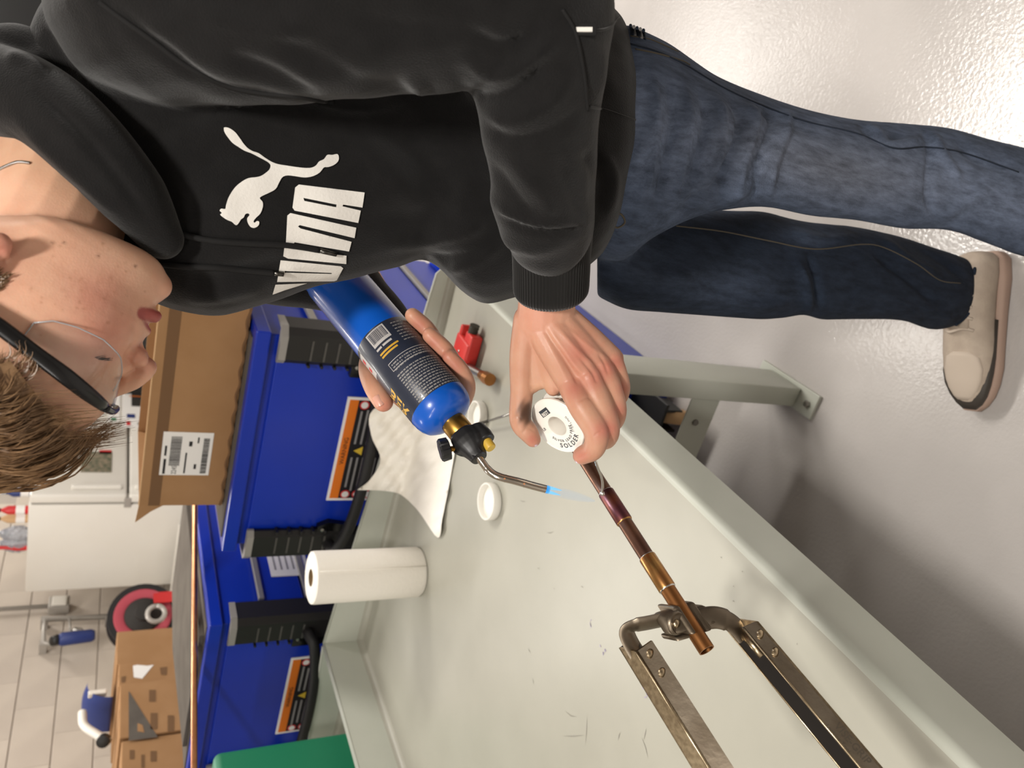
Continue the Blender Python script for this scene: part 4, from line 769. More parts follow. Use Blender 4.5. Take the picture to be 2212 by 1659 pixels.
for u in us:
    vals = [np.interp(-u, -SA[:, 0], SA[:, k]) for k in range(1, 6)]; f, l, uu = hslice(u, *vals); 
    g = lambda f0, l0, u0, r, a: a*np.exp(-((f-f0)**2*.4+(np.abs(l)-l0)**2+(uu-u0)**2)/r**2)
    d = g(96, 34, 28, 14, -6)+g(106, 15, 27, 9, -5)+g(88, 52, 2, 15, 2.5)+g(95, 30, -8, 14, -1.5)+g(118, 25, 46, 14, 2.5)+g(70, 55, -35, 20, 1.5)+g(108, 20, -60, 12, -1)+g(80, 60, 40, 16, -2)
    nf = np.where(f > 0, (f-10)/(np.abs(f-10)+np.abs(l)+1e-6), 0); nl = np.sign(l)*(1-nf)
    rings.append(Hd(f+d*nf, l+d*nl, uu))
head = loft(rings)
def hball(f, l, u, r, k=(1, 1, 1)):
    bm = bmesh.new(); bmesh.ops.create_icosphere(bm, subdivisions=3, radius=1); v, F = frombm(bm); return Hd(f+v[:, 0]*r*k[0], l+v[:, 1]*r*k[1], u+v[:, 2]*r*k[2]), F
def htube(pts, rad, n=6, seg=16):
    q = catmull(pts, n); r = np.interp(np.linspace(0, len(pts)-1, len(q)), range(len(pts)), rad)*HS; return tube(Hd(q[:, 0], q[:, 1], q[:, 2]), r, seg, True, roundcap=True)
nose = [htube([(116, 0, 44), (121, 0, 33), (128, 0, 20), (131.5, 0, 9)], [5, 7, 8.8, 9]), hball(131.5, 0, 3.5, 9.2), hball(118, 12, 0, 8.8, (1.3, .95, 1)), hball(118, -12, 0, 8.8, (1.3, .95, 1)), hball(122, 0, -4, 6), htube([(112, 9, 16), (116, 8, 4)], [8, 8]), htube([(112, -9, 16), (116, -8, 4)], [8, 8]), hball(117, 0, -9, 4)]
lips = [htube([(97, 25, -29), (105, 17, -26.5), (112, 7, -23.5), (113, 0, -24.5), (112, -7, -23.5), (105, -17, -26.5), (97, -25, -29)], [1.5, 4.2, 5.4, 5.2, 5.4, 4.2, 1.5]), htube([(97, 24, -32), (105, 16, -37), (111, 6, -39), (111.5, 0, -39), (111, -6, -39), (105, -16, -37), (97, -24, -32)], [1.5, 5.2, 6.8, 7, 6.8, 5.2, 1.5])]
chin = [hball(99, 0, -63, 14, (1, 1.25, .95))]
lids = [hball(84, 34, 27, 13.4), hball(84, -34, 27, 13.4)]
ear = [htube([(-2, 68, 22), (-14, 75, 34), (-26, 79, 26), (-27, 80, 5), (-17, 78, -14), (-6, 73, -24), (0, 68, -17)], [4, 4.5, 4.5, 4.5, 5, 6.5, 4]), hball(-13, 70, 4, 17, (1, .5, 1.5))]
neck = [limb([(-60, 660, .60), (30, 590, .605), (100, 500, .62), (140, 400, .645), (165, 300, .68), (185, 235, .71)], [.05, .053, .0535, .056, .058, .05], 12), limb([(60, 560, .62), (150, 490, .625), (200, 420, .65), (215, 330, .68)], [.03, .038, .04, .045], 12)]
hv = remesh(join(head, *nose, *lips, *chin, *lids, *ear, *neck), .0017, 5, .5)
hv = (hv[0], hv[1])
hn = vnormals(*hv); loc = np.stack([(hv[0]-O)@hf, (hv[0]-O)@hl, (hv[0]-O)@hu], 1)/HS
def G(f, l, u, r): return np.exp(-((loc[:, 0]-f)**2+(loc[:, 1]-l)**2+(loc[:, 2]-u)**2)/r**2)
disp = np.zeros(len(loc))
# mouth line, nostril crease, lid crease, nasolabial fold
def hcrease(pts, wd, am):
    global disp
    q = catmull(pts, 6); best = np.full(len(loc), 1e9); bs = np.zeros(len(loc))
    for i in range(len(q)-1):
        e, s_ = segdist(loc, q[i], q[i+1]); k = e < best; best[k] = e[k]; bs[k] = (i+s_[k])/(len(q)-1)
    disp += am*np.exp(-(best/wd)**2)*np.clip(np.sin(np.clip(bs, .04, .96)*math.pi)*1.8, 0, 1)
hcrease([(98, 27, -30.5), (106, 17, -30.5), (112, 7, -30), (116, 0, -31), (112, -7, -30)], 2.2, -2.6)
hcrease([(120, 13, 9), (113, 19, 6), (108, 19.5, -3), (111, 14, -10)], 2.4, -1.8)
hcrease([(112, 19, -2), (106, 27, -14), (100, 32, -26)], 4.5, -1.2)
hcrease([(91, 47, 28), (96, 39, 33), (97, 29, 34), (94, 21, 32)], 1.8, -1.6)
hcrease([(89, 48, 21), (94.5, 41, 17.5), (96, 32, 17), (94, 23, 19)], 1.6, -1.4)
hcrease([(108, 18, -48), (111, 0, -48), (108, -18, -48)], 5, -1.6)
disp += -3.2*G(119, 8, -9.5, 3.2)-3.2*G(119, -8, -9.5, 3.2)
hv = (hv[0]+hn*(disp*HS)[:, None], hv[1])
col = np.tile(SKIN, (len(loc), 1)); 
def blend(c, k): 
    global col
    k = np.clip(k, 0, 1)[:, None]; col = col*(1-k)+c*k
blend(PINK, .75*np.maximum(G(85, 50, -8, 30), G(70, 56, -25, 26))); blend(RED, .55*G(128, 2, -3, 14)); blend(PINK, .6*G(118, 12, -3, 12)); blend(PINK, .4*G(98, 36, 10, 14)); blend(RED, .7*np.maximum(G(-5, 74, -20, 16), G(-15, 76, 0, 24))); blend(PINK, .4*G(105, 5, -66, 16))
blend(PALE, .7*np.exp(-((loc[:, 2]+95)/22)**2))
lipk = np.zeros(len(loc))
for pts, wd in (([(99, 24, -28.5), (107, 16, -27), (114, 6, -26), (119, 0, -27)], 4.2), ([(99, 24, -33), (109, 15, -37), (116, 6, -39), (118, 0, -39)], 6.2)):
    q = catmull(pts, 5); best = np.full(len(loc), 1e9)
    for i in range(len(q)-1): best = np.minimum(best, segdist(loc, q[i], q[i+1])[0])
    lipk = np.maximum(lipk, np.clip((wd+.8-best)/1.6, 0, 1))
blend(LIP, .95*lipk); blend(np.array(lin('#6a2c2a')), .8*np.exp(-(np.minimum(segdist(loc, (98, 27, -30.5), (112, 8, -30.2))[0], segdist(loc, (112, 8, -30.2), (117, 0, -31))[0])/1.1)**2))
blend(np.array(lin('#5b2f28')), .9*G(119, 8, -9.5, 3))
fq = proj(hv[0]); rngf = np.random.default_rng(3)
for k in range(46):
    fx_, fy_ = rngf.normal(190, 60), rngf.normal(640, 50); blend(np.array(lin('#a9714f')), .45*np.exp(-(((fq[:, 0]-fx_)**2+(fq[:, 1]-fy_)**2)/rngf.uniform(3, 9)))*(loc[:, 1] > 5))
for fx_, fy_ in ((212, 553), (139, 524), (115, 524), (292, 575)): blend(np.array(lin('#6d3d2b')), .9*np.exp(-(((fq[:, 0]-fx_)**2+(fq[:, 1]-fy_)**2)/10.0))*(loc[:, 1] > 0))
# ---- left hand (near, holding the spool)
def hand_union(T_): return join(*T_)
LH = []
LH.append(limb([(1188, 520, .705), (1186, 600, .73), (1182, 650, .745), (1178, 700, .755)], [.029, .0285, .0285, .029], flat=(CF, .68)))
mc = {'i': ((1152, 690, .75), (1234, 836, .748)), 'm': ((1180, 686, .745), (1272, 815, .748)), 'r': ((1205, 686, .748), (1300, 795, .757)), 'p': ((1226, 690, .754), (1322, 775, .768))}
def lerp3(a, b, k): return tuple(np.array(a)*(1-k)+np.array(b)*k)
keys = ['i', 'm', 'r', 'p']
for a, b in zip(keys, keys[1:]+[None]):
    for k in ((0, .33, .67) if b else (0,)):
        w0 = mc[a][0] if not b else lerp3(mc[a][0], mc[b][0], k); w1 = mc[a][1] if not b else lerp3(mc[a][1], mc[b][1], k); sag = .0 if k == 0 else .0022
        m_ = lerp3(w0, w1, .5); LH.append(limb([(w0[0], w0[1], w0[2]+.004), (m_[0], m_[1], m_[2]-.001+sag), (w1[0], w1[1], w1[2]+.003+sag)], [.0135, .0135, .0122 if k == 0 else .0105]))
        LH.append(limb([(w0[0]-4, w0[1], w0[2]+.016), (w1[0]-14, w1[1]-10, w1[2]+.02)], [.014, .012]))
LH.append(limb([(1142, 690, .757), (1129, 770, .765), (1127, 845, .772), (1124, 908, .776), (1141, 934, .779), (1151, 949, .781)], [.0155, .0135, .0118, .0113, .0105, .0085]))
for a, b in (((1148, 700, .757), (1165, 825, .768)), ((1160, 715, .757), (1195, 838, .763)), ((1150, 740, .765), (1150, 832, .77))): LH.append(limb([a, b], [.0125, .0085]))
fing = {'i': ([mc['i'][1], (1258, 880, .738), (1287, 930, .737), (1283, 968, .745), (1257, 984, .757)], [.0130, .0134, .0126, .0112, .0094]),
        'm': ([mc['m'][1], (1293, 865, .742), (1313, 920, .747), (1308, 948, .764), (1288, 948, .785)], [.0126, .0126, .0120, .0108, .009]),
        'r': ([mc['r'][1], (1318, 838, .753), (1330, 884, .758), (1324, 912, .776), (1302, 918, .795)], [.0118, .0118, .0112, .01, .0085]),
        'p': ([mc['p'][1], (1333, 806, .768), (1341, 838, .773), (1334, 862, .79), (1312, 872, .805)], [.0106, .0104, .0098, .009, .0078])}
for k in keys: LH.append(limb(*fing[k]))
for k, a in (('m', .0030), ('r', .0026), ('p', .0022), ('i', .002)):
    q = mc[k][1]; bm = bmesh.new(); bmesh.ops.create_icosphere(bm, subdivisions=2, radius=.0105); v, F_ = frombm(bm); LH.append((v+P(q[0], q[1], q[2]-a), F_))
lv = remesh(join(*LH), .0012, 9, .5)
lv = creases(lv, [(((1247, 868), (1268, 858), (1276, 864)), 3, -.0006), (((1281, 944), (1292, 935), (1304, 931)), 2, -.0007), (((1178, 700), (1225, 770), (1262, 812)), 6, .0012), (((1198, 700), (1250, 760), (1290, 795)), 5, .0010), (((1165, 700), (1200, 770), (1228, 828)), 6, .0009), (((1215, 700), (1275, 750), (1312, 775)), 5, .0008), (((1200, 740), (1235, 800), (1250, 835)), 5, -.0012), (((1250, 770), (1280, 805), (1290, 830)), 4, -.0014), (((1290, 760), (1306, 785), (1315, 812)), 3.5, -.0012), (((1145, 830), (1158, 848), (1165, 860)), 5, -.0010), (((1102, 905), (1118, 900), (1130, 906)), 2, -.0006), (((1125, 940), (1140, 925), (1160, 935)), 3, -.0006)])
lq = proj(lv[0]); lc = np.tile(SKIN*np.array([.66, .6, .58]), (len(lq), 1))
def blob(c, x, y, rx, ry, k, rot=0):
    global lc
    dx, dy = lq[:, 0]-x, lq[:, 1]-y; ca, sa = math.cos(rot), math.sin(rot); a = (dx*ca+dy*sa)/rx; b = (-dx*sa+dy*ca)/ry; w_ = (k*np.exp(-(a*a+b*b)))[:, None]; lc = lc*(1-w_)+c*w_
for (x, y, r_) in ((1286, 818, 26), (1314, 795, 22), (1336, 780, 18), (1240, 838, 26), (1300, 930, 22), (1320, 925, 20), (1338, 885, 18), (1347, 838, 16), (1255, 985, 18), (1150, 950, 14), (1250, 760, 40)): blob(RED, x, y, r_, r_, .55)
blob(PINK, 1160, 680, 50, 60, .4); blob(PALE, 1160, 840, 26, 22, .5)
soot = np.array(lin('#3c281c'))
near = (lq[:, 2] < .80)
dx, dy = lq[:, 0]-1137, lq[:, 1]-892; kk = (.93/(1+np.exp((np.sqrt((dx/17)**2+(dy/24)**2)-1.05+.12*np.sin(dx*.35+dy*.2))*6)))[:, None]; lc = lc*(1-kk)+soot*kk
# ---- right hand (behind the gas cylinder)
def cylpt(s, adeg, off): a = math.radians(adeg); return bl0+ba*s+(BR+off)*(math.cos(a)*toc+math.sin(a)*sid)
RH = []
def rfing(tab, rad): q = catmull([cylpt(*x) for x in tab], 6); r_ = np.interp(np.linspace(0, len(tab)-1, len(q)), range(len(tab)), rad); RH.append(tube(q, r_, 16, True, roundcap=True))
rfing([(S(.55), 195, .013), (S(.52), 160, .012), (S(.42), 122, .0105), (S(.24), 92, .0098), (S(.06), 74, .0092)], [.013, .0118, .0112, .0108, .0092])
rfing([(S(.8), 195, .013), (S(.8), 160, .012), (S(.74), 122, .0105), (S(.57), 92, .0098), (S(.37), 76, .0092)], [.013, .0118, .0112, .0108, .0092])
rfing([(S(.95), 195, .013), (S(.98), 160, .012), (S(.95), 125, .0105), (S(.82), 100, .0096), (S(.68), 86, .009)], [.0125, .0112, .0106, .0102, .0088])
RH.append(limb([(812, 760, .94), (797, 795, .905), (808, 835, .88), (828, 868, .868)], [.016, .0125, .0122, .0118]))
for s_ in (.3, .55, .8): RH.append(tube([cylpt(S(s_), 185, .014), cylpt(S(s_*.9), 200, .016), cylpt(S(s_*.6), 214, .014)], [.014, .015, .012], 14, True, roundcap=True))
RH.append(limb([(800, 650, .99), (840, 720, .985), (880, 770, .97)], [.028, .03, .03]))
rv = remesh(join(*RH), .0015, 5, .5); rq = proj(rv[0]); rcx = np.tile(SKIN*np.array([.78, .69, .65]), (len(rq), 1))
for (x, y, r_) in ((905, 702, 20), (935, 742, 20), (985, 790, 18), (835, 880, 22), (960, 770, 18)): w_ = (.55*np.exp(-((rq[:, 0]-x)**2+(rq[:, 1]-y)**2)/r_**2))[:, None]; rcx = rcx*(1-w_)+RED*w_
# hidden body under the clothes, one mesh with head and hands
core = join(limb([(200, 250, .72), (500, 300, .78), (900, 300, .86), (1350, 330, .93)], [.07, .1, .1, .09], seg=14), limb([(330, 20, .61), (600, 0, .58), (1110, -20, .58)], [.035, .045, .042], seg=12), limb([(1110, -20, .58), (1160, 260, .62), (1186, 530, .705)], [.04, .036, .029], seg=12), limb([(280, 480, .88), (520, 520, .93), (740, 560, .96)], [.04, .04, .034], seg=12), limb([(740, 560, .96), (800, 650, .985)], [.034, .03], seg=12), limb([(1350, 310, .92), (1550, 310, .96), (1750, 352, 1.04), (1950, 380, 1.13), (2212, 437, 1.262), (2450, 475, 1.43)], [.04, .03, .024, .02, .02, .02], seg=12), limb([(1350, 545, 1.0), (1500, 565, 1.065), (1650, 575, 1.14), (1850, 590, 1.26), (1950, 602, 1.33), (2090, 625, 1.45)], [.03, .026, .022, .02, .02, .02], seg=12))
bodyv = join(hv, lv, rv, core); bcol = np.vstack([col, lc, rcx, np.tile(SKIN, (len(core[0]), 1))])
body = build('body', bodyv, 'skin', person, True); tinted(body, bcol)
# nail of the right thumb
tn = P(824, 862, .868); nd = norm(P(831, 882, .866)-P(812, 845, .872)); toc2 = norm(CAM-tn); ns = norm(np.cross(nd, toc2)); nx = np.linspace(-1, 1, 7); nv = []
for a in np.linspace(-1, 1, 7):
    for b in nx: nv.append(tn+nd*a*.0068*(1-.12*b*b)+ns*b*.0052+toc2*(.0118-.0028*b*b-.0006*a*a)+ns*.0035)
build('thumbnail', (nv, [[i*7+j, i*7+j+1, i*7+j+8, i*7+j+7] for i in range(6) for j in range(6)]), 'nail', body, True)
# closed eyelid lashes
ls = []
for s_ in (1, -1):
    for k in range(34):
        u = k/33; r0 = np.array([85.2+11.8*math.sin(math.pi*(.12+.76*u))+0, s_*(22+25*u), 18.6-1.2*math.sin(math.pi*u)]); tipv = r0+np.array([6+RNG.normal(0, .6), s_*(2.5*(u-.2)+RNG.normal(0, .6)), -6.5+RNG.normal(0, .7)]); m_ = (r0+tipv)/2+np.array([.6, 0, -.8]); q = catmull([r0, m_, tipv], 3); ls.append(tube(Hd(q[:, 0], q[:, 1], q[:, 2]), np.linspace(.00035, .00006, len(q)), 4))
for s_ in (1, -1):
    q = np.array([(85.6+11.8*math.sin(math.pi*(.12+.76*u)), s_*(22+25*u), 18.4-1.2*math.sin(math.pi*u)) for u in np.linspace(0, 1, 20)]); ls.append(tube(Hd(*q.T), np.concatenate([np.linspace(.0002, .0008, 8), np.linspace(.0008, .0003, 12)]), 6))
build('eyelashes', join(*ls), 'lash', body, kind='stuff')
# ---- hair
HC = (18, 34); HR = (108, 82, 95)
def scalp(phi, lam, k=1.0):
    cp, sp_, cl_, sl_ = np.cos(phi), np.sin(phi), np.cos(lam), np.sin(lam); f = HC[0]+HR[0]*k*np.sign(cp)*np.abs(cp)**.95*cl_; l = HR[1]*k*sl_; u = HC[1]+HR[2]*k*sp_*cl_; return f, l, u
capv = []; nph, nla = 26, 22
for ph in np.linspace(math.radians(30), math.radians(205), nph):
    for la in np.linspace(-1.3, 1.3, nla):
        k = 1.03+.14*math.sin(min(ph, math.pi))*math.cos(la*.8); capv.append(Hd(*scalp(ph, la, k)))
hcap = (np.array(capv), [[i*nla+j, i*nla+j+1, (i+1)*nla+j+1, (i+1)*nla+j] for i in range(nph-1) for j in range(nla-1)])
hair = build('hair', hcap, 'hair', person, True)
st_ = []
gd = np.array([hf@np.array([0, 0, -1.0]), hl@np.array([0, 0, -1.0]), hu@np.array([0, 0, -1.0])])
def strand(ph0, la0, ln, lift, thick, wob, end, free):
    n = 11; pts = []; p = None
    for i in range(n):
        s_ = i/(n-1); ph = ph0+(end-ph0)*min(s_*1.25, 1.0); la = la0+wob*s_*s_
        k = 1.03+lift*math.sin(math.pi*min(.15+s_*.85, 1))*(.55+.45*math.sin(min(ph, 2.6)))
        q = np.array(scalp(ph, la, k))
        if s_ > .8: q = pts[-1]+(pts[-1]-pts[-2])*.75+gd*free*(s_-.72)*30+np.array([.9, 0, -.2])*free*4
        pts.append(q)
    pts = np.array(pts); st_.append(tube(Hd(pts[:, 0], pts[:, 1], pts[:, 2]), np.concatenate([np.linspace(thick*.8, thick, 4), np.linspace(thick, thick*.12, n-4)]), 4, True))
rh = np.random.default_rng(11)
for c_ in range(330):      # clumps
    la = rh.uniform(-.9, 1.12); ph0 = rh.uniform(math.radians(62), math.radians(150)); end = max(ph0-rh.uniform(.5, 1.1), math.radians(rh.uniform(20, 36)+12*max(la, 0)+6*max(-la, 0)))
    lift = rh.uniform(.14, .40)*(1-.55*abs(la)/1.2); fr_ = rh.uniform(.15, 1.0) if end < math.radians(44) else .1; wob = rh.normal(0, .1)
    for k in range(8): strand(ph0+rh.normal(0, .05), la+rh.normal(0, .035), 1, lift+rh.normal(0, .016), rh.uniform(.00035, .0008), wob+rh.normal(0, .05), end+rh.normal(0, .03), fr_*rh.uniform(.7, 1.25))
for c_ in range(900):      # shorter side and sideburn hair
    la = rh.uniform(.75, 1.32); ph0 = rh.uniform(math.radians(15), math.radians(185)); 
    if ph0 < math.radians(52) and la < 1.12: ph0 += .6
    strand(ph0, la, 1, rh.uniform(.0, .05), rh.uniform(.00028, .0005), rh.uniform(.0, .12), ph0-rh.uniform(.22, .4), .05)
for c_ in range(420):      # sideburn in front of the ear
    f0, u0 = rh.uniform(-6, 13), rh.uniform(-2, 34); q = np.array([(f0-3, 67.6, u0), (f0-1, 69, u0-3.5), (f0+.5, 68.2, u0-7)])+rh.normal(0, .4, (3, 3)); st_.insert(0, tube(Hd(*q.T), [.0004, .00035, .0001], 4))
eb = []
for k in range(160):
    u = rh.uniform(0, 1); r0 = np.array([118-22*u**1.6+1.5, 14+38*u, 45+5*math.sin(math.pi*min(u*1.1, 1))+rh.normal(0, 2.2)]); d_ = np.array([-2.5-3*u, 5, 2.5-4*u])*rh.uniform(.6, 1.2); eb.append(tube(Hd(*np.array([r0, r0+d_*.5+np.array([.6, .3, 0]), r0+d_]).T), [.0003, .00028, .00006], 4))
build('strands', join(*st_), 'hair', hair, kind='stuff')
build('eyebrow', join(*eb), 'hair', body, kind='stuff')
# necklace
bvn = BVHTree.FromPolygons([Vector(q) for q in hv[0]], hv[1]); nq = []
for x_n, y_n in catmull([(-40, 392), (-10, 372), (15, 358), (40, 350), (64, 352)], 12):
    d_ = norm(ray(x_n, y_n)); h_ = bvn.ray_cast(Vector(CAM), Vector(d_)); nq.append(np.array(h_[0])-d_*.001 if h_[0] is not None else P(x_n, y_n, .6))
nq = np.array(nq); build('necklace', join(*[tube([a+(b-a)*-.15, a+(b-a)*1.15], .0013, 6) for a, b in zip(nq[::1], nq[1::1])]), 'chain', person, True)
# ---- hoodie
TOR = [(125, 110, 480, .71, .09), (200, -10, 560, .72, .118), (350, -110, 655, .735, .128), (420, -120, 673, .745, .128), (500, -125, 671, .755, .128), (600, -130, 640, .77, .127), (700, -130, 608, .785, .126), (780, -125, 592, .80, .125), (860, -110, 572, .815, .125), (910, -100, 556, .825, .125), (950, -90, 578, .832, .128), (1000, -80, 625, .84, .13), (1045, -70, 650, .85, .132), (1110, -55, 640, .862, .132), (1200, -40, 618, .88, .13), (1270, -20, 575, .892, .128), (1320, 15, 520, .90, .122), (1355, 62, 440, .905, .112), (1378, 140, 350, .908, .085), (1386, 190, 300, .909, .05)]
tor = sloft(TOR, 14, 2.25)
slv = limb([(225, 70, .66), (265, 40, .64), (370, 0, .60), (600, -10, .578), (850, -20, .57), (1030, -35, .572), (1120, -25, .58), (1155, 70, .59), (1162, 200, .608), (1168, 330, .635), (1176, 430, .662), (1186, 500, .69)], [.045, .064, .08, .078, .074, .074, .072, .062, .0525, .0465, .0445, .0405], 5, 24)
bulge = limb([(1150, 420, .655), (1178, 475, .678), (1188, 512, .69)], [.038, .0455, .0375], 5, 20)
slr = limb([(260, 480, .9), (480, 540, .945), (700, 590, .965), (790, 655, .97), (845, 722, .968)], [.065, .06, .05, .038, .034], 5, 18)
shl = limb([(170, 190, .70), (215, 90, .67)], [.05, .05], 5, 18)
hd_ = remesh(join(tor, slv, slr, bulge, shl), .0045, 5, .5)
hd_ = creases(hd_, [(((230, 5), (330, 85), (480, 182), (650, 212), (800, 232), (930, 190)), 16, -.006), (((300, 40), (480, 140), (700, 160), (900, 110)), 60, .006),
    (((560, 60), (700, 130), (820, 180), (900, 205)), 22, -.004), (((480, 110), (590, 150), (700, 205)), 18, -.006), (((420, 20), (560, 60), (700, 70)), 26, .004), (((700, 20), (850, 60), (1000, 60)), 28, -.004), (((880, 150), (920, 210), (1000, 200), (1030, 150)), 20, .006),
    (((985, 160), (1040, 210), (1120, 190), (1200, 110)), 14, -.006), (((995, 110), (1060, 160), (1140, 140), (1220, 60)), 18, .006), (((1010, 60), (1080, 100), (1160, 80)), 14, -.005), (((1040, 240), (1100, 260), (1180, 230), (1250, 150)), 14, .004), (((1035, 270), (1110, 300), (1200, 280), (1265, 220)), 13, -.004),
    (((1050, 350), (1110, 420), (1150, 470)), 16, -.004), (((1090, 330), (1170, 420), (1200, 480)), 16, .0035), (((1200, 330), (1240, 420), (1260, 480)), 14, -.0035), (((1070, 440), (1110, 470), (1180, 485), (1270, 480)), 9, .0035), (((1080, 465), (1130, 492), (1200, 500), (1275, 492)), 7, -.004),
    (((350, 330), (500, 260), (700, 250), (900, 300)), 40, .005), (((330, 380), (470, 420), (480, 560)), 34, .003), (((380, 600), (500, 590), (640, 560)), 22, -.004), (((380, 645), (480, 640), (580, 615)), 14, .004), (((740, 300), (850, 380), (940, 480)), 30, .005), (((760, 250), (900, 330), (1000, 430)), 26, -.005), (((800, 480), (900, 470), (1000, 440)), 26, -.004), (((830, 530), (930, 520), (1010, 500), (1050, 470)), 14, .005), (((900, 560), (980, 560), (1060, 545)), 12, -.006), (((960, 590), (1020, 560), (1100, 520)), 14, .005), (((1240, 60), (1290, 120), (1330, 240)), 26, .004), (((1250, 320), (1300, 380), (1290, 480)), 22, -.006), (((1300, 330), (1330, 390), (1310, 470)), 12, .004), (((170, 110), (260, 200), (350, 300)), 36, .004)])
dd = proj(hd_[0]); nz = vnormals(*hd_); wv = .0012*np.sin(dd[:, 0]*.031+dd[:, 1]*.017)*np.sin(dd[:, 1]*.027-dd[:, 0]*.011); hd_ = (hd_[0]+nz*wv[:, None], hd_[1])
hoodie = build('hoodie', hd_, 'hoodie', person, True, label='black pullover hoodie with white leaping cat print')
BV = BVHTree.FromPolygons([Vector(q) for q in hd_[0]], hd_[1])
def drape(px, off, bv=None):
    out = []
    for x, y in px:
        d = norm(ray(x, y)); h = (bv or BV).ray_cast(Vector(CAM), Vector(d)); p = np.array(h[0]) if h[0] is not None else (out[-1] if out else P(x, y, .7)); out.append(p-d*off)
    return np.array(out)
def seamline(px, r_, m_, par, name='seam', off=.0003, n=10, bv=None): return build(name, tube(drape(catmull(px, n), off, bv), r_, 6), m_, par, True)
seamline([(215, 4), (262, 40), (330, 88), (400, 140), (480, 182), (560, 200), (640, 208), (720, 222)], .0022, 'seam', hoodie)
seamline([(1215, 20), (1245, 75), (1262, 160), (1270, 240)], .0014, 'seam', hoodie); seamline([(1272, 230), (1310, 238), (1345, 250), (1382, 262)], .0011, 'rib', hoodie); pass
seamline([(1255, 65), (1310, 62), (1345, 30)], .0011, 'rib', hoodie)
# cuff of the left sleeve: ribbed knit band
cq = catmull([P(1190, 486, .687), P(1191, 530, .702), P(1191, 580, .718), P(1190, 637, .736)], 6); cr_ = np.interp(np.linspace(0, 1, len(cq)), [0, .12, .5, .9, .97, 1], [.0385, .0378, .0362, .0362, .0355, .033])
Tn = norm(cq[-1]-cq[0]); xx_, yy_, _ = frame(Tn, CF); rg = []
for k, c_ in enumerate(cq):
    th = np.linspace(0, 2*math.pi, 288, endpoint=False); rr = cr_[k]*(1+.017*np.cos(th*72)*(1 if .08 < k/len(cq) < .97 else .2)); rg.append(c_+np.outer(rr*np.cos(th), xx_)+np.outer(rr*np.sin(th)*.86, yy_))
inner = [rg[-1]*.5+(cq[-1]+(rg[-1]-cq[-1])*.9)*.5, cq[-1]+(rg[-1]-cq[-1])*.9-Tn*.015]
build('cuff', loft(rg+inner, False), 'rib', hoodie, True, label='ribbed black cuff')
# hood roll round the neck
ho = [limb([(-140, 190, .64), (-40, 196, .63), (50, 215, .615), (130, 262, .605), (210, 336, .60), (290, 428, .61), (350, 515, .632)], [.04, .04, .037, .034, .031, .027, .018], 8, 20), limb([(-80, 190, .68), (0, 176, .665), (55, 150, .66), (100, 160, .655)], [.045, .042, .038, .026], 8, 18), limb([(345, 520, .66), (330, 560, .70), (250, 590, .76), (120, 600, .80), (0, 560, .82)], [.02, .026, .034, .04, .042], 6, 16), limb([(0, 560, .82), (-110, 480, .81), (-170, 360, .76), (-180, 260, .70), (-140, 190, .64)], [.042, .045, .047, .045, .04], 6, 16)]
hov = remesh(join(*ho), .0035, 5, .5); hov = creases(hov, [(((20, 240), (110, 330), (200, 410), (280, 480)), 14, .004), (((0, 270), (100, 370), (200, 440)), 10, -.003), (((60, 180), (160, 270), (260, 390), (330, 490)), 12, -.004), (((5, 120), (60, 130), (100, 165)), 14, .004)])
hood = build('hood', hov, 'hoodie', hoodie, True); BVH_ = BVHTree.FromPolygons([Vector(q) for q in hov[0]], hov[1])
# drawstrings
for px, tipn in (([(352, 492), (400, 508), (460, 520), (540, 526), (620, 530), (690, 541)], (726, 549)), ([(345, 570), (400, 576), (470, 578), (540, 585), (592, 590)], (612, 592))):
    q = drape(catmull(px, 8), .003); d_ = build('drawstring', tube(q, .0026, 8), 'seam', hoodie, True); e = drape([px[-1], tipn], .003); build('string_tip', tube([e[0], e[1]], .0026, 8), 'metal_tip', d_, True)
# white print: leaping cat and letters, laid on the cloth
def zpx(z): return [(x*800/2212.0, y*600/1659.0) for x, y in z]
cat = zpx([(1337, 762), (1350, 760), (1375, 768), (1405, 790), (1430, 822), (1455, 858), (1480, 885), (1510, 903), (1545, 915), (1580, 940), (1620, 965), (1660, 980), (1720, 990), (1790, 1000), (1850, 1003), (1885, 990), (1905, 965), (1935, 950), (1955, 925), (1985, 925), (2015, 920), (2024, 940), (2018, 965), (1995, 985), (1960, 998), (1935, 1000), (1910, 1030), (1870, 1052), (1820, 1060), (1760, 1052), (1715, 1048), (1685, 1060), (1665, 1095), (1645, 1130), (1600, 1155), (1552, 1180), (1568, 1205), (1570, 1235), (1555, 1275), (1530, 1300), (1515, 1320), (1520, 1330), (1535, 1320), (1548, 1325), (1545, 1345), (1525, 1360), (1500, 1358), (1482, 1335), (1476, 1305), (1490, 1285), (1482, 1275), (1465, 1280), (1455, 1300), (1440, 1310), (1420, 1340), (1405, 1343), (1385, 1325), (1360, 1315), (1335, 1300), (1315, 1282), (1325, 1272), (1312, 1258), (1322, 1246), (1345, 1248), (1350, 1225), (1365, 1180), (1395, 1130), (1430, 1095), (1480, 1065), (1530, 1058), (1560, 1050), (1590, 1030), (1610, 1010), (1615, 985), (1595, 965), (1545, 938), (1500, 915), (1460, 900), (1420, 875), (1385, 850), (1350, 805), (1338, 780)])
def drape_print(polys, name, off=.0012, step=5):
    v, f = fill([refine(p, 3) for p in polys], step); p3 = drape(v, off); n_ = len(p3); k = np.array([norm(CAM-q) for q in p3])
    return build(name, (p3, f), 'print_white', hoodie, True)
drape_print([catmull(cat+[cat[0]], 3)[:-1]], 'cat_print')
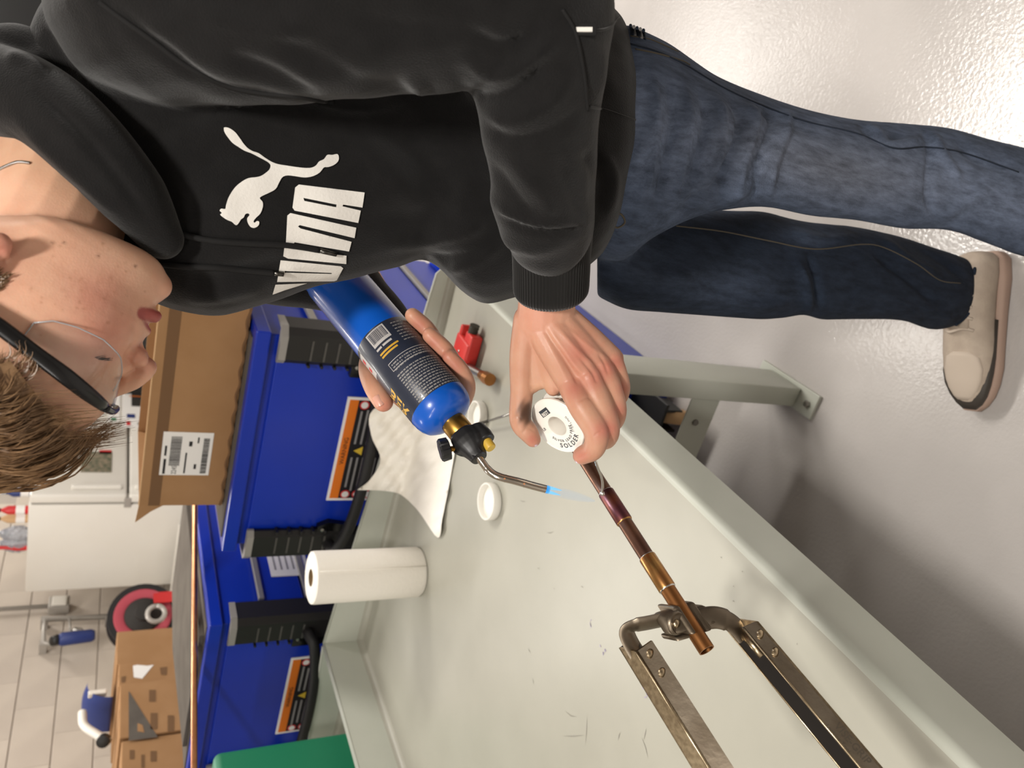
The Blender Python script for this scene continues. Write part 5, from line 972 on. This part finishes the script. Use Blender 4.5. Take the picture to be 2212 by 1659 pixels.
A_ = [zpx([(1785, 1102), (2178, 1150), (2165, 1240), (2050, 1222), (2045, 1232), (2155, 1258), (2140, 1332), (1760, 1258), (1747, 1240), (1763, 1120)]), zpx([(1812, 1182), (2010, 1222), (2008, 1238), (1818, 1200)])]
M_ = [zpx([(1735, 1270), (2130, 1355), (2115, 1425), (1785, 1345), (1777, 1353), (1790, 1365), (2103, 1442), (2088, 1505), (1760, 1448), (1752, 1460), (1705, 1448), (1715, 1290)])]
U_ = [zpx([(1700, 1475), (1915, 1512), (1915, 1520), (2080, 1548), (2065, 1592), (1715, 1545), (1690, 1520)])]
U2 = zpx([(2085, 1520), (2066, 1597), (1712, 1548), (1690, 1530), (1697, 1478), (1900, 1508), (2068, 1520)])
P_ = [zpx([(1678, 1555), (2035, 1600), (2050, 1612), (2015, 1668), (1995, 1672), (1655, 1668)])]
def zz(z): return [(x*800/2212.0, 500+y*600/1659.0) for x, y in z]
M2 = [zz([(1735, -110), (2128, -22), (2118, 40), (1790, -38), (1780, -30), (1795, -18), (2100, 62), (2085, 120), (1760, 65), (1752, 75), (1708, 68), (1716, -95)])]
U3 = [zz([(1698, 98), (1925, 130), (2070, 145), (2068, 195), (1720, 162), (1692, 148)])]
P3_ = [zz([(1676, 172), (2035, 208), (2050, 220), (2012, 292), (1995, 298), (1655, 302)]), zz([(1700, 236), (1980, 248), (1982, 254), (1700, 246)])]
X3_ = [zz([(1645, 318), (1835, 310), (1700, 352), (1628, 378)])]
for nm, pl in (('print_letter', A_), ('print_letter', M2), ('print_letter', U3), ('print_letter', P3_), ('print_letter', X3_)): drape_print(pl, nm)
build('hem_tag', obox(drape([(1262, 64)], .002)[0], norm(CR)*.0042, norm(CD)*.0085, norm(CF)*.0008), 'seam', hoodie); build('tag_print', obox(drape([(1262, 64)], .0035)[0], norm(CR)*.0016, norm(CD)*.0058, norm(CF)*.0006), 'print_white', hoodie)
# ---- jeans
LL_ = [(1290, 80, 560, .915, .10), (1350, 55, 560, .915, .10), (1400, 72, 520, .915, .098), (1450, 97, 492, .93, .095), (1500, 132, 470, .945, .092), (1550, 165, 456, .96, .09), (1650, 206, 447, 1.0, .084), (1750, 238, 466, 1.04, .079), (1850, 258, 476, 1.08, .074), (1950, 266, 494, 1.12, .072), (2050, 276, 498, 1.17, .072), (2137, 300, 528, 1.21, .072), (2212, 318, 555, 1.25, .073), (2330, 345, 570, 1.33, .076), (2450, 370, 580, 1.42, .08)]
RL_ = [(1290, 400, 640, .99, .085), (1350, 420, 667, 1.0, .085), (1420, 440, 674, 1.03, .085), (1500, 450, 680, 1.065, .083), (1580, 455, 686, 1.105, .08), (1650, 457, 690, 1.14, .078), (1700, 470, 686, 1.17, .075), (1738, 478, 680, 1.19, .073), (1770, 482, 690, 1.21, .073), (1850, 490, 690, 1.26, .072), (1950, 512, 693, 1.33, .073), (2010, 532, 712, 1.385, .074), (2060, 548, 705, 1.425, .072), (2095, 562, 680, 1.45, .06), (2118, 575, 650, 1.465, .035)]
jl = sloft(LL_, 16, 2.2); jr = sloft(RL_, 16, 2.2)
jn = remesh(join(jl, jr), .005, 5, .5)
cre = []
for k in range(9):
    x = 1410+k*33; cre.append((((x, 150+k*12), (x+8+k*3, 260), (x-4, 360), (x-30+k*2, 440)), 9, .0042 if k % 2 == 0 else -.0045))
cre += [(((1440, 440), (1500, 400), (1560, 330), (1590, 260)), 12, .004), (((1470, 455), (1540, 400), (1600, 320)), 10, -.004), (((1540, 450), (1620, 400), (1680, 300)), 12, .0035), (((1640, 230), (1700, 260), (1780, 300)), 14, -.003), (((1850, 260), (1900, 300), (1960, 290)), 9, -.004), (((1870, 265), (1930, 310), (2000, 300)), 9, .004), (((1990, 275), (2010, 320), (2005, 420), (2020, 470)), 9, -.004), (((2010, 280), (2040, 340), (2080, 400)), 10, .004), (((2060, 300), (2120, 350), (2200, 360)), 12, -.004), (((2020, 480), (2080, 440), (2150, 400)), 12, .004),
    (((1330, 560), (1420, 600), (1520, 590)), 16, .004), (((1500, 600), (1600, 640), (1700, 640)), 14, -.004), (((1720, 560), (1740, 620), (1748, 680)), 9, .006), (((1745, 545), (1765, 600), (1772, 670)), 7, -.005), (((1700, 500), (1780, 520), (1860, 510)), 12, .004), (((1900, 510), (1960, 560), (2040, 600)), 9, .005), (((1880, 540), (1960, 600), (2030, 660)), 9, -.005), (((1960, 530), (2030, 560), (2080, 600)), 8, -.004), (((1980, 660), (2030, 680), (2060, 690)), 8, .003), (((1840, 620), (1940, 650), (2000, 690)), 10, .004), (((1560, 640), (1640, 660), (1720, 650)), 10, .003)]
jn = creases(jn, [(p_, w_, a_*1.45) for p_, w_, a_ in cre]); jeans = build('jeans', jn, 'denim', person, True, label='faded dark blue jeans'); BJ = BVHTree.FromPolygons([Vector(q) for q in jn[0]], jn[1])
# darker inner leg: second material by position on the far leg
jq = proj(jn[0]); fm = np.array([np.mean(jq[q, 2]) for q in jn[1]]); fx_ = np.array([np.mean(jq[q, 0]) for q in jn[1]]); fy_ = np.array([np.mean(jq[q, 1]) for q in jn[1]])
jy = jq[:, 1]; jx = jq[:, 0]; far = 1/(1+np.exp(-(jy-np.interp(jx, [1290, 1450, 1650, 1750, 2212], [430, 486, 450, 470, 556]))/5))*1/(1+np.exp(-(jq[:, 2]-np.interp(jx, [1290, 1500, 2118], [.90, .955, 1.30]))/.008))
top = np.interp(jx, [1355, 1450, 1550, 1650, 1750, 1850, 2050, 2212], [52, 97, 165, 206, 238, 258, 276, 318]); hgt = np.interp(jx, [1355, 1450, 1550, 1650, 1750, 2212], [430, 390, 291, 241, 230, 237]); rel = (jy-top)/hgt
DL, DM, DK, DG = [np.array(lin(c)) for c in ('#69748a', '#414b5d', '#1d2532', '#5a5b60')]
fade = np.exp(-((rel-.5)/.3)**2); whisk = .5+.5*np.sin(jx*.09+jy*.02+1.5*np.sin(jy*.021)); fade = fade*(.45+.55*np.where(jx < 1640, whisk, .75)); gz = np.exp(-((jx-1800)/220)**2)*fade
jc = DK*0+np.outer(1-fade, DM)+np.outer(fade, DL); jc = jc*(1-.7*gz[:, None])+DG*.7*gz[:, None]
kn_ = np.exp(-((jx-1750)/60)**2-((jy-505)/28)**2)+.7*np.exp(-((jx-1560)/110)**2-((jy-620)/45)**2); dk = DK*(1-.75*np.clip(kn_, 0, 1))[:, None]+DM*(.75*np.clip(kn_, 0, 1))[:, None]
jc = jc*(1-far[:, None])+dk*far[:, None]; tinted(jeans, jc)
mi = ((fy_ > np.interp(fx_, [1290, 1450, 1650, 1750, 2212], [420, 488, 452, 472, 560])) & (fm > np.interp(fx_, [1290, 1500, 2118], [.93, .985, 1.32]))).astype(np.int32)
seamline([(1360, 95), (1420, 112), (1480, 140), (1560, 188), (1640, 225), (1740, 262), (1850, 288), (1930, 320), (2000, 318), (2080, 330), (2200, 372)], .0013, 'denim_dark', jeans, 'side_seam', 0, 8, BJ)
seamline([(1460, 488), (1560, 500), (1660, 520), (1760, 538), (1860, 528), (1910, 535), (1980, 570), (2030, 605), (2075, 612)], .0011, 'thread', jeans, 'inner_seam', 0, 8, BJ)
seamline([(1362, 78), (1400, 84), (1435, 98), (1465, 112)], .0012, 'thread', jeans, 'pocket_stitching', 0, 8, BJ); seamline([(1372, 106), (1420, 116), (1470, 130), (1490, 140)], .0012, 'thread', jeans, 'pocket_stitching', 0, 8, BJ)
for k in range(5): seamline([(1362+k*7, 55+k*2.5), (1364+k*7, 66+k*2.5), (1365+k*7, 76+k*2.5)], .0016, 'print_grey' if k % 2 else 'denim_dark', jeans, 'back_patch_stripe', 0, 4, BJ)
seamline([(1320, 470), (1340, 462), (1350, 480), (1335, 492), (1322, 486)], .0012, 'thread', jeans, 'pocket_stitching', 0, 6, BJ)
hemq = drape(catmull([(2104, 578), (2116, 598), (2112, 640), (2085, 685), (2045, 712), (2014, 716)], 8), .001, BJ); build('leg_hem', tube(hemq, .003, 8), 'denim_dark', jeans, True)
# ---- shoes
def shoe(heel, toe, side, par):
    ax = norm(np.array([toe[0]-heel[0], toe[1]-heel[1], 0])); sd = np.array([-ax[1], ax[0], 0])*side; L = np.linalg.norm((toe-heel)[:2]); h0 = np.array([heel[0], heel[1], 0.0])
    def ring(k, wd, z0, z1, off=0, e=2.3, n=28):
        th = np.linspace(0, 2*math.pi, n, endpoint=False); c = np.sign(np.cos(th))*np.abs(np.cos(th))**(2/e); s = np.sign(np.sin(th))*np.abs(np.sin(th))**(2/e); return h0+ax*(L*k)+sd*off+np.outer(c*wd, sd)+np.outer((z0+z1)/2+s*(z1-z0)/2, (0, 0, 1))
    up = [(.0, .02, .03, .075, 0), (.03, .03, .02, .095, 0), (.12, .036, .02, .105, 0), (.25, .037, .02, .112, 0), (.38, .039, .02, .11, 0), (.5, .043, .02, .095, .002), (.62, .046, .018, .08, .003), (.74, .0455, .016, .068, .003), (.83, .041, .016, .062, .001), (.9, .033, .016, .055, -.002), (.95, .024, .018, .048, -.004), (.985, .013, .02, .04, -.005)]
    u = build('upper', loft([ring(*r) for r in up]), 'shoe_upper', par, True)
    so = [(-.02, .022, .002, .034, 0), (.02, .034, .0, .04, 0), (.15, .04, .0, .036, 0), (.35, .041, .002, .032, 0), (.55, .047, .002, .034, .003), (.72, .051, .002, .032, .004), (.83, .047, .004, .032, .002), (.91, .038, .006, .032, -.001), (.97, .026, .009, .033, -.004), (1.01, .013, .014, .034, -.005)]
    build('sole', loft([ring(*r, e=4) for r in so]), 'shoe_sole', par, 50)
    gd_ = [(.42, .0405, .028, .05, .001), (.55, .0455, .028, .052, .003), (.66, .0485, .028, .055, .0035), (.76, .048, .028, .056, .003), (.84, .0435, .028, .055, .001), (.91, .0355, .028, .051, -.002), (.965, .0245, .028, .046, -.0045), (1.0, .012, .028, .04, -.005)]
    build('toe_guard', loft([ring(*r, e=2.6) for r in gd_]), 'shoe_dark', par, True)
    tb = [(.64, .02, .06, .0795), (.67, .032, .056, .0772), (.74, .037, .05, .0698), (.81, .035, .047, .0648), (.87, .029, .045, .0595), (.92, .02, .043, .0535), (.945, .012, .042, .0495)]
    build('toe_box', loft([ring(a_, b_, c_, d_, .001) for a_, b_, c_, d_ in tb]), 'lace', u, True)
    for k, zz_ in ((.30, .112), (.37, .110), (.44, .104), (.51, .096)):
        q = [h0+ax*(L*(k+.012*math.sin(a*3)))+sd*(.026*a)+np.array([0, 0, zz_+.004-.012*a*a]) for a in np.linspace(-1, 1, 9)]; build('lace', tube(q, .003, 6), 'lace', u, True)
    build('tongue', loft([ring(.2, .02, .1, .13), ring(.3, .022, .1, .125), ring(.5, .02, .085, .105)]), 'shoe_upper', u, True)
shr = build('shoe_core', boxvf(onz(2120, 640, .03)-np.array([.01, .01, .01]), onz(2120, 640, .03)+np.array([.01, .01, .01])), 'shoe_upper', person)
shoe_r = bpy.data.objects.new('right_shoe', None); COL.objects.link(shoe_r); shoe_r.parent = person; bpy.data.objects.remove(shr)
shoe_l = bpy.data.objects.new('left_shoe', None); COL.objects.link(shoe_l); shoe_l.parent = person
shoe(onz(2140, 552, .02), onz(2098, 884, .02), -1, shoe_r)
lf = P(2470, 490, 1.44); shoe(np.array([lf[0]+.06, lf[1], .02]), np.array([lf[0]-.22, lf[1]-.06, .02]), -1, shoe_l)
# ---- safety glasses
gl = thing('safety_glasses', 'clear safety glasses with black frame worn on the face', 'glasses', Hd(110, 60, 20))
def gtube(pts, rad, flat=None, n=6, seg=10):
    q = catmull(pts, n); r_ = np.interp(np.linspace(0, len(pts)-1, len(q)), range(len(pts)), rad)*HS; return tube(Hd(q[:, 0], q[:, 1], q[:, 2]), r_, seg, True, flat)
for s_ in (1, -1):
    build('temple', gtube([(-5, s_*80, 27), (25, s_*80, 30), (55, s_*79, 35), (80, s_*77, 39), (100, s_*70, 43), (114, s_*60, 46), (119, s_*48, 48)], [4.5, 6, 6, 6.5, 6, 4.8, 4], (hl, .45)), 'frame_black', gl, True)
build('brow_bar', gtube([(119, 48, 48), (126, 30, 49), (129.5, 12, 48), (130.5, 0, 47), (129.5, -12, 48), (126, -30, 49), (119, -48, 48)], [3.6, 3.2, 3, 3, 3, 3.2, 3.6]), 'frame_black', gl, True)
# wrap-round lens: a strip under the bar, curved round to the temples
lens = []; nU, nA = 14, 40
for layer in (0, 1):
    for i in range(nA):
        a = -1+2*i/(nA-1); s_ = abs(a); l = math.copysign(72*math.sin(min(s_*1.35, 1.571)), a) if a else 0; f = 128-86*s_**2.3; top = 46-9*s_**2; bot = np.interp(s_, [0, .06, .16, .3, .5, .7, .86, .95, 1], [42, 40, 32, 19, 6, 1, 3, 8, 16])
        for j in range(nU):
            k = j/(nU-1); lens.append((f-(9*(1-s_))*k*k-1.2*layer*(1-s_), l*(1-.03*k)-1.4*layer*s_*np.sign(a), top+(bot-top)*k))
lens = np.array(lens); lv_ = Hd(lens[:, 0], lens[:, 1], lens[:, 2]); F_ = []; n1 = nA*nU
for i in range(nA-1):
    for j in range(nU-1): a0 = i*nU+j; F_ += [[a0, a0+1, a0+nU+1, a0+nU], [n1+a0, n1+a0+nU, n1+a0+nU+1, n1+a0+1]]
for i in range(nA-1): a0 = i*nU; F_ += [[a0, a0+nU, n1+a0+nU, n1+a0]]; a0 = i*nU+nU-1; F_ += [[a0, n1+a0, n1+a0+nU, a0+nU]]
for j in range(nU-1): F_ += [[j, n1+j, n1+j+1, j+1]]; a0 = (nA-1)*nU+j; F_ += [[a0, a0+1, n1+a0+1, n1+a0]]
build('lens', (lv_, F_), 'lens', gl, True)
mat('lens_rim', '#c9ced3', .15, trans=.4)
eq = [lv_[i*nU+nU-1] for i in range(nA)]; build('lens_edge', tube(eq, .0005, 6), 'lens_rim', gl, True); build('lens_edge', tube([lv_[(nA-1)*nU+j] for j in range(nU)], .0005, 6), 'lens_rim', gl, True)
